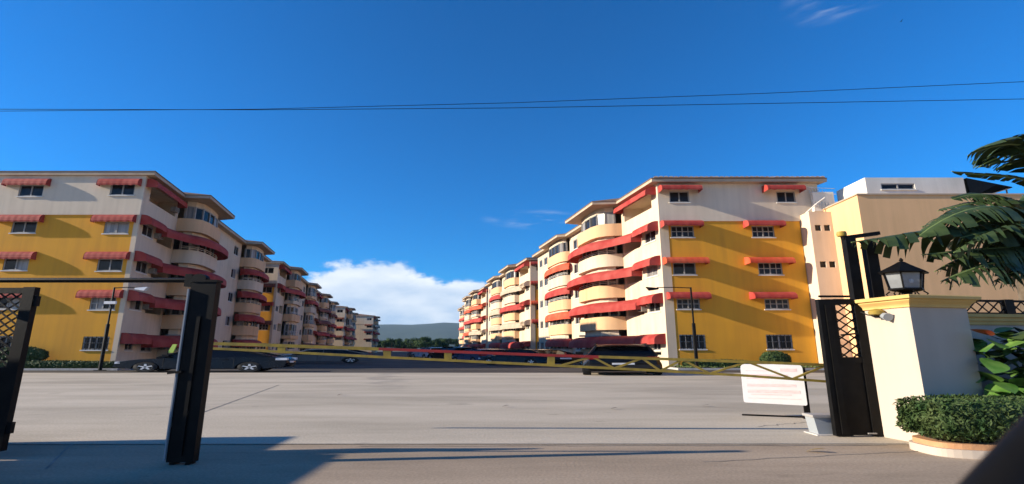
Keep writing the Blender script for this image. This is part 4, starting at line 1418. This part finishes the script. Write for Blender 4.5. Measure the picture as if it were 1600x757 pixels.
M['shrubleaf'] = mat('shrub_leaf', (0.05, 0.14, 0.02), 0.42, (0.16, 0.28, 0.06), 4.0, spec=0.5)
lm = [leaf_mesh(0.17, 0.34, 'leaf', 'shrubleaf'), leaf_mesh(0.14, 0.30, 'leaf', 'banana'), leaf_mesh(0.13, 0.28, 'leaf', 'redleaf')]
shb = empty('leafy_shrub', (9.05, 8.55, 0.0)); tag(shb, 'broad leaved green shrub with a few red leaves behind the hedge', 'shrub')
stems = MB()
for k in range(9):
    a = random.uniform(0, 2 * pi); rad = random.uniform(0.1, 0.7)
    tip = Vector((cos(a) * rad * 1.3, sin(a) * rad * 0.35, random.uniform(1.1, 1.75)))
    stems.tube([(cos(a) * 0.12, sin(a) * 0.08, 0), tip * 0.55, tip], [0.025, 0.018, 0.008], 5)
stems.build('stem', 'bark', shb)
for i in range(330):
    p = Vector((random.uniform(-1.2, 1.5), random.uniform(-0.34, 0.22), random.uniform(0.55, 1.80)))
    if (p.x / 1.3) ** 2 + ((p.z - 1.1) / 0.85) ** 2 > 1.05:
        continue
    me = lm[2] if random.random() < 0.015 else (lm[0] if random.random() < 0.62 else lm[1])
    o = put('leaf', me, shb, p)
    o.rotation_euler = (random.uniform(-0.5, 0.7), random.uniform(-0.5, 0.5), random.uniform(pi * 0.5, pi * 1.5) + random.uniform(-0.4, 0.4))
    s_ = random.uniform(0.7, 1.15); o.scale = (s_ * 1.2, s_, s_)
for p, rz in (((-1.10, -0.36, 1.72), 1.5), ((0.1, -0.38, 0.62), 1.8)):
    o = put('leaf', lm[2], shb, p); o.rotation_euler = (0.5, 0.1, rz); o.scale = (1.1, 1.2, 1.1)

# ------------------------------------------------------------------ banana plant leaning in from the right
bn = empty('banana_plant', (11.3, 10.6, 0)); tag(bn, 'banana plant whose torn dark leaves hang in from the right edge', 'banana plant')
MB().tube([(0, 0, 0), (0.05, 0, 1.2), (0.0, 0.0, 2.3), (-0.1, -0.05, 3.2)], [0.26, 0.22, 0.18, 0.12], 12, 1.3).build('trunk', 'bark', bn, smooth=True)


def banana_leaf(pts, width, seed, tear=0.5, twist=0.0, droop=0.6):
    rnd = random.Random(seed)
    P = [Vector(p) - bn.location for p in pts]
    n = 56; path = []
    for i in range(n + 1):
        t = i / n
        if len(P) == 4:
            q = P[0] * (1 - t) ** 3 + P[1] * 3 * t * (1 - t) ** 2 + P[2] * 3 * t * t * (1 - t) + P[3] * t ** 3
        path.append(q)
    mb = MB()
    for sd in (-1, 1):
        i = 1
        while i < n:
            step = rnd.choice((1, 1, 2, 2, 3))
            j = min(n, i + step)
            gap = rnd.random() < tear
            dd = rnd.uniform(0.5, 1.15) * droop
            rows = []
            for kk in (i, j):
                t = kk / n
                d = (path[min(kk + 1, n)] - path[max(kk - 1, 0)]).normalized()
                side_ = d.cross(Vector((0, 0, 1)))
                if side_.length < 0.05:
                    side_ = Vector((1, 0, 0))
                side_.normalize()
                up = side_.cross(d).normalized()
                tw = twist + 0.25 * sin(t * 5 + seed)
                s2 = side_ * cos(tw) + up * sin(tw)
                ww = width * (sin(pi * min(1, 0.10 + 0.90 * t)) ** 0.55) * (1.0 - 0.25 * t)
                row = []
                for m_ in range(5):
                    u = m_ / 4
                    q = path[kk] + s2 * sd * ww * (u - 0.25 * dd * u * u) + d * ww * 0.35 * u + Vector((0, 0, 0.10 * ww * sin(pi * u) - dd * ww * u * u))
                    if gap and kk == j:
                        q = q - d * 0.92 * (path[j] - path[i]).length * u * u
                    row.append(q)
                rows.append(row)
            k = len(mb.v)
            mb.v += [tuple(q) for q in rows[0]] + [tuple(q) for q in rows[1]]
            for m_ in range(4):
                mb.f.append((k + m_, k + m_ + 1, k + 5 + m_ + 1, k + 5 + m_))
            i = j
    o = mb.build('leaf', 'banana', bn, smooth=True)
    MB().tube(path[::4], [0.035 * max(0, 1 - i / 15) + 0.006 for i in range(len(path[::4]))], 6).build('midrib', 'rib', o)


crown = Vector((11.2, 10.5, 3.2))
LV = [
    # (start, c1, c2, tip as photo points with depth), width, tear, twist, droop
    ([crown, at(1680, 205, 10.2), at(1590, 210, 10.0), at(1512, 243, 9.8)], 0.80, 0.15, -0.5, 0.35),
    ([crown, at(1690, 250, 9.6), at(1590, 285, 9.4), at(1487, 268, 9.4)], 0.26, 0.2, 0.1, 0.3),
    ([crown, at(1620, 330, 9.7), at(1540, 285, 9.3), at(1492, 400, 9.3)], 0.46, 0.5, 0.25, 0.5),
    ([crown, at(1640, 330, 9.9), at(1520, 320, 9.6), at(1440, 355, 9.5)], 0.50, 0.45, 0.0, 0.45),
    ([crown, at(1600, 335, 9.4), at(1455, 360, 9.1), at(1330, 379, 9.0)], 0.62, 0.75, -0.2, 0.9),
    ([crown, at(1650, 370, 9.2), at(1560, 390, 9.0), at(1440, 398, 8.9)], 0.52, 0.8, 0.15, 1.0),
    ([crown, at(1650, 380, 9.8), at(1600, 400, 9.6), at(1530, 425, 9.5)], 0.50, 0.7, -0.1, 0.8),
    ([crown, at(1720, 330, 9.5), at(1640, 370, 9.2), at(1570, 405, 9.0)], 0.50, 0.7, 0.3, 0.8),
    ([crown, at(1650, 190, 10.6), at(1585, 200, 10.4), at(1530, 262, 10.2)], 0.85, 0.3, 0.4, 0.4),
    ([crown, at(1660, 300, 10.0), at(1575, 300, 9.8), at(1465, 330, 9.7)], 0.55, 0.5, 0.5, 0.4),
    ([crown, at(1640, 360, 9.6), at(1540, 375, 9.4), at(1460, 425, 9.3)], 0.55, 0.8, -0.3, 0.9),
    ([crown, at(1660, 340, 9.3), at(1590, 350, 9.0), at(1500, 372, 8.9)], 0.55, 0.6, 0.4, 0.6),
    ([crown, at(1630, 300, 9.2), at(1520, 300, 9.0), at(1432, 372, 8.9)], 0.62, 0.5, 0.2, 0.6),
    ([crown, at(1640, 390, 9.1), at(1560, 400, 8.9), at(1470, 440, 8.8)], 0.60, 0.85, 0.1, 1.0),
    ([crown, at(1650, 330, 8.9), at(1570, 345, 8.7), at(1490, 395, 8.6)], 0.62, 0.6, -0.4, 0.7),
    ([crown, at(1660, 400, 9.5), at(1610, 410, 9.3), at(1555, 440, 9.2)], 0.60, 0.8, 0.3, 0.9),
    ([crown, at(1620, 310, 10.0), at(1550, 290, 9.9), at(1488, 312, 9.8)], 0.50, 0.3, 0.6, 0.4),
    ([crown, (12.6, 10.0, 4.6), (13.4, 9.6, 4.6), (14.0, 9.4, 3.6)], 0.55, 0.5, 0.0, 0.5),
    ([crown, (11.6, 11.6, 4.9), (12.0, 12.6, 4.9), (12.2, 13.2, 4.2)], 0.55, 0.5, 0.0, 0.5),
]
for i, (pp, w_, tr, tw_, dr) in enumerate(LV):
    banana_leaf(pp, w_, 30 + i, tr, tw_, dr)

# ------------------------------------------------------------------ off-frame side: the matching pillar, and an unseen booth added to shade the drive
pillar((-12.6, 7.0, 0), 0.06, 1.3, 1.05, 'matching white gate pillar on the left side of the entrance')
gb = empty('shade_booth', (-13.5, 3.1, 0)); tag(gb, 'unseen rendered booth added left of the entrance drive to cast shade', 'booth')
MB().box(0, 2.6, 0, 3.4, 0, 2.45).build('wall', 'cream', gb)
MB().box(-0.25, 2.85, -0.25, 3.65, 2.453, 2.62).build('roof', 'tile', gb)
MB().box(0.6, 1.9, -0.02, -0.003, 1.05, 1.95).build('window', 'glass', gb)

# ------------------------------------------------------------------ overhead wires
for (pts_, lab) in (([(-300, 174), (0, 171), (400, 172), (800, 169), (1200, 162), (1600, 155), (1900, 148)], 'lower overhead cable crossing the whole sky'),
                    ([(-300, 177), (0, 174), (400, 171), (800, 161), (1200, 146), (1600, 128), (1900, 112)], 'upper overhead cable rising towards the right')):
    dY = 13.0 if 'lower' in lab else 13.6
    tag(MB().tube([at(a, b, dY) for a, b in pts_], 0.0085, 6).build('power_cable', 'black', smooth=True), lab, 'cable', 'overhead cables')

# bird, a speck high on the right
b0 = at(1408, 34, 60)
bd = empty('bird', b0); tag(bd, 'tiny dark bird high in the blue sky at upper right', 'bird')
MB().tube([(-0.14, 0, 0), (0, 0, 0.03), (0.13, 0, 0.02)], [0.015, 0.045, 0.015], 6).build('body', 'black', bd)
for s in (-1, 1):
    MB().add([(-0.05, 0, 0.03), (0.05, 0, 0.03), (0.02, s * 0.30, 0.12), (-0.04, s * 0.28, 0.12)], [(0, 1, 2, 3)]).build('wing', 'black', bd)

# ------------------------------------------------------------------ fallen leaves and small debris
for (px, py, sc, m_, lab) in ((1290, 708, 1.0, 'yl', 'yellow fallen leaf on the paving near the right gate'), (535, 619, 0.7, 'br', 'small brown leaf on the concrete left of centre'),
                              (796, 637, 0.8, 'br', 'small brown leaf on the concrete in the middle of the drive'), (965, 641, 0.7, 'br', 'curled brown leaf right of the middle of the drive'),
                              (1108, 636, 0.7, 'br', 'small brown leaf on the concrete left of the notice board')):
    if 'yl' not in M:
        M['yl'] = mat('fallen_yellow_leaf', (0.50, 0.36, 0.06), 0.7, (0.35, 0.22, 0.05), 20)
        M['br'] = mat('fallen_brown_leaf', (0.10, 0.06, 0.035), 0.8)
    me = leaf_mesh(0.07, 0.26, 'fallen_leaf', m_)
    p = gnd(px, py); o = put('fallen_leaf', me, None, (p.x, p.y, 0.055)); o.rotation_euler = (0.0, 0.15, 1.3 + random.uniform(-.3, .3)); o.scale = (sc, sc, sc)
    tag(o, lab, 'leaf')

# ------------------------------------------------------------------ hills and the far trees


def hill(name, Y, x0, x1, prof, thick):
    mb = MB(); n = len(prof); nu = 60
    rnd = random.Random(5)
    rows = 7
    for j in range(rows):
        t = j / (rows - 1)
        for i in range(nu + 1):
            u = i / nu
            k = u * (n - 1); a = int(min(k, n - 2)); h = prof[a] + (prof[a + 1] - prof[a]) * (k - a)
            h *= 1 + 0.05 * sin(u * 40 + 1) + 0.03 * sin(u * 93)
            mb.v.append((x0 + (x1 - x0) * u, Y + thick * t + rnd.uniform(-1, 1) * thick * 0.03, h * sin(t * pi / 2) ** 0.8 - 2))
    for j in range(rows - 1):
        for i in range(nu):
            a = j * (nu + 1) + i
            mb.f.append((a, a + 1, a + nu + 2, a + nu + 1))
    o = mb.build(name, 'hill', smooth=True); kind(o, 'structure')
    return o


hill('hill', 2300, -3200, 2600, [60, 80, 110, 135, 150, 152, 148, 140, 120, 110, 95, 80, 60], 700)
hill('hill', 1300, -2200, 1500, [20, 26, 30, 36, 38, 34, 30, 34, 30, 26, 22, 20], 350)


def tree(x, y, h, rx, label, seed, n=2600):
    rnd = random.Random(seed)
    r = empty('tree', (x, y, 0)); tag(r, label, 'tree', 'trees at the end of the lot')
    tk = MB(); tk.tube([(0, 0, 0), (0.2, 0, h * 0.3), (-0.1, 0, h * 0.6)], [0.5, 0.36, 0.15], 7)
    for k in range(4):
        a = rnd.uniform(0, 2 * pi)
        tk.tube([(0.1, 0, h * 0.32), (cos(a) * rx * 0.5, sin(a) * 2, h * 0.65)], [0.2, 0.05], 5)
    tk.build('trunk', 'bark', r)
    cl = [(rnd.uniform(-rx, rx) * 0.75, rnd.uniform(-3, 3), h * rnd.uniform(0.32, 0.84), rnd.uniform(0.9, 1.7)) for k in range(22)]
    pts, nr = [], []
    for i in range(n):
        c = rnd.choice(cl)
        d = Vector((rnd.gauss(0, 1), rnd.gauss(0, 1), rnd.gauss(0, 1))).normalized()
        q = c[3] * rnd.uniform(0.55, 1.0)
        pts.append(Vector((c[0] + d.x * q * 1.9, c[1] + d.y * q, c[2] + d.z * q))); nr.append(d)
    leaves(pts, 0.34, 'crown', 'tree', r, nr, 1.3)
    return r


words = ['first', 'second', 'third', 'fourth', 'fifth', 'sixth', 'seventh', 'eighth', 'ninth', 'tenth']
txs = [-84, -77, -70, -63, -57, -51, -45, -39, -32, -25]
ths = [8.6, 7.4, 8.8, 7.0, 8.2, 9.0, 7.6, 8.4, 7.8, 8.8]
for i in range(10):
    tree(txs[i], 285 + (i * 37 % 23), ths[i], random.uniform(5.5, 7.5), f'{words[i]} tree from the left in the green row closing the street', 70 + i)

# ------------------------------------------------------------------ window frame of the car the picture is taken from
cf = empty('car_door', (0.9, 0.55, 0.25)); tag(cf, 'black window frame of the photographer car cutting the lower right corner', 'car door')
C0 = cf.location
path = [at(1455, 884, 0.62), at(1533, 798, 0.64), at(1643, 678, 0.66), at(1717, 594, 0.68), at(1800, 470, 0.70), at(1900, 350, 0.72)]
MB().tube([p - C0 for p in path], [0.029, 0.03, 0.031, 0.032, 0.033, 0.033], 14).build('window_frame', 'black', cf, smooth=True)
pth = [p - C0 + Vector((0.034, 0.0, -0.028)) for p in path]
MB().tube(pth, 0.017, 10).build('weather_strip', 'tyre', cf, smooth=True)
MB().box(-0.75, 1.2, 0.0, 0.09, 0.0, 0.88).build('door_panel', 'black', cf)

# ------------------------------------------------------------------ haze over the far hill
hm = bpy.data.materials.new('haze_air'); hm.use_nodes = True
ht_ = hm.node_tree; ht_.nodes.clear()
ho = ht_.nodes.new('ShaderNodeOutputMaterial'); hv = ht_.nodes.new('ShaderNodeVolumePrincipled')
hv.inputs['Color'].default_value = (0.55, 0.78, 1.0, 1)
hv.inputs['Density'].default_value = 0.00009
hv.inputs['Anisotropy'].default_value = 0.1
ht_.links.new(hv.outputs[0], ho.inputs['Volume'])
hz = MB().box(-3700, 3700, -300, 3400, -4, 172)
kind(hz.build('haze', hm), 'stuff')
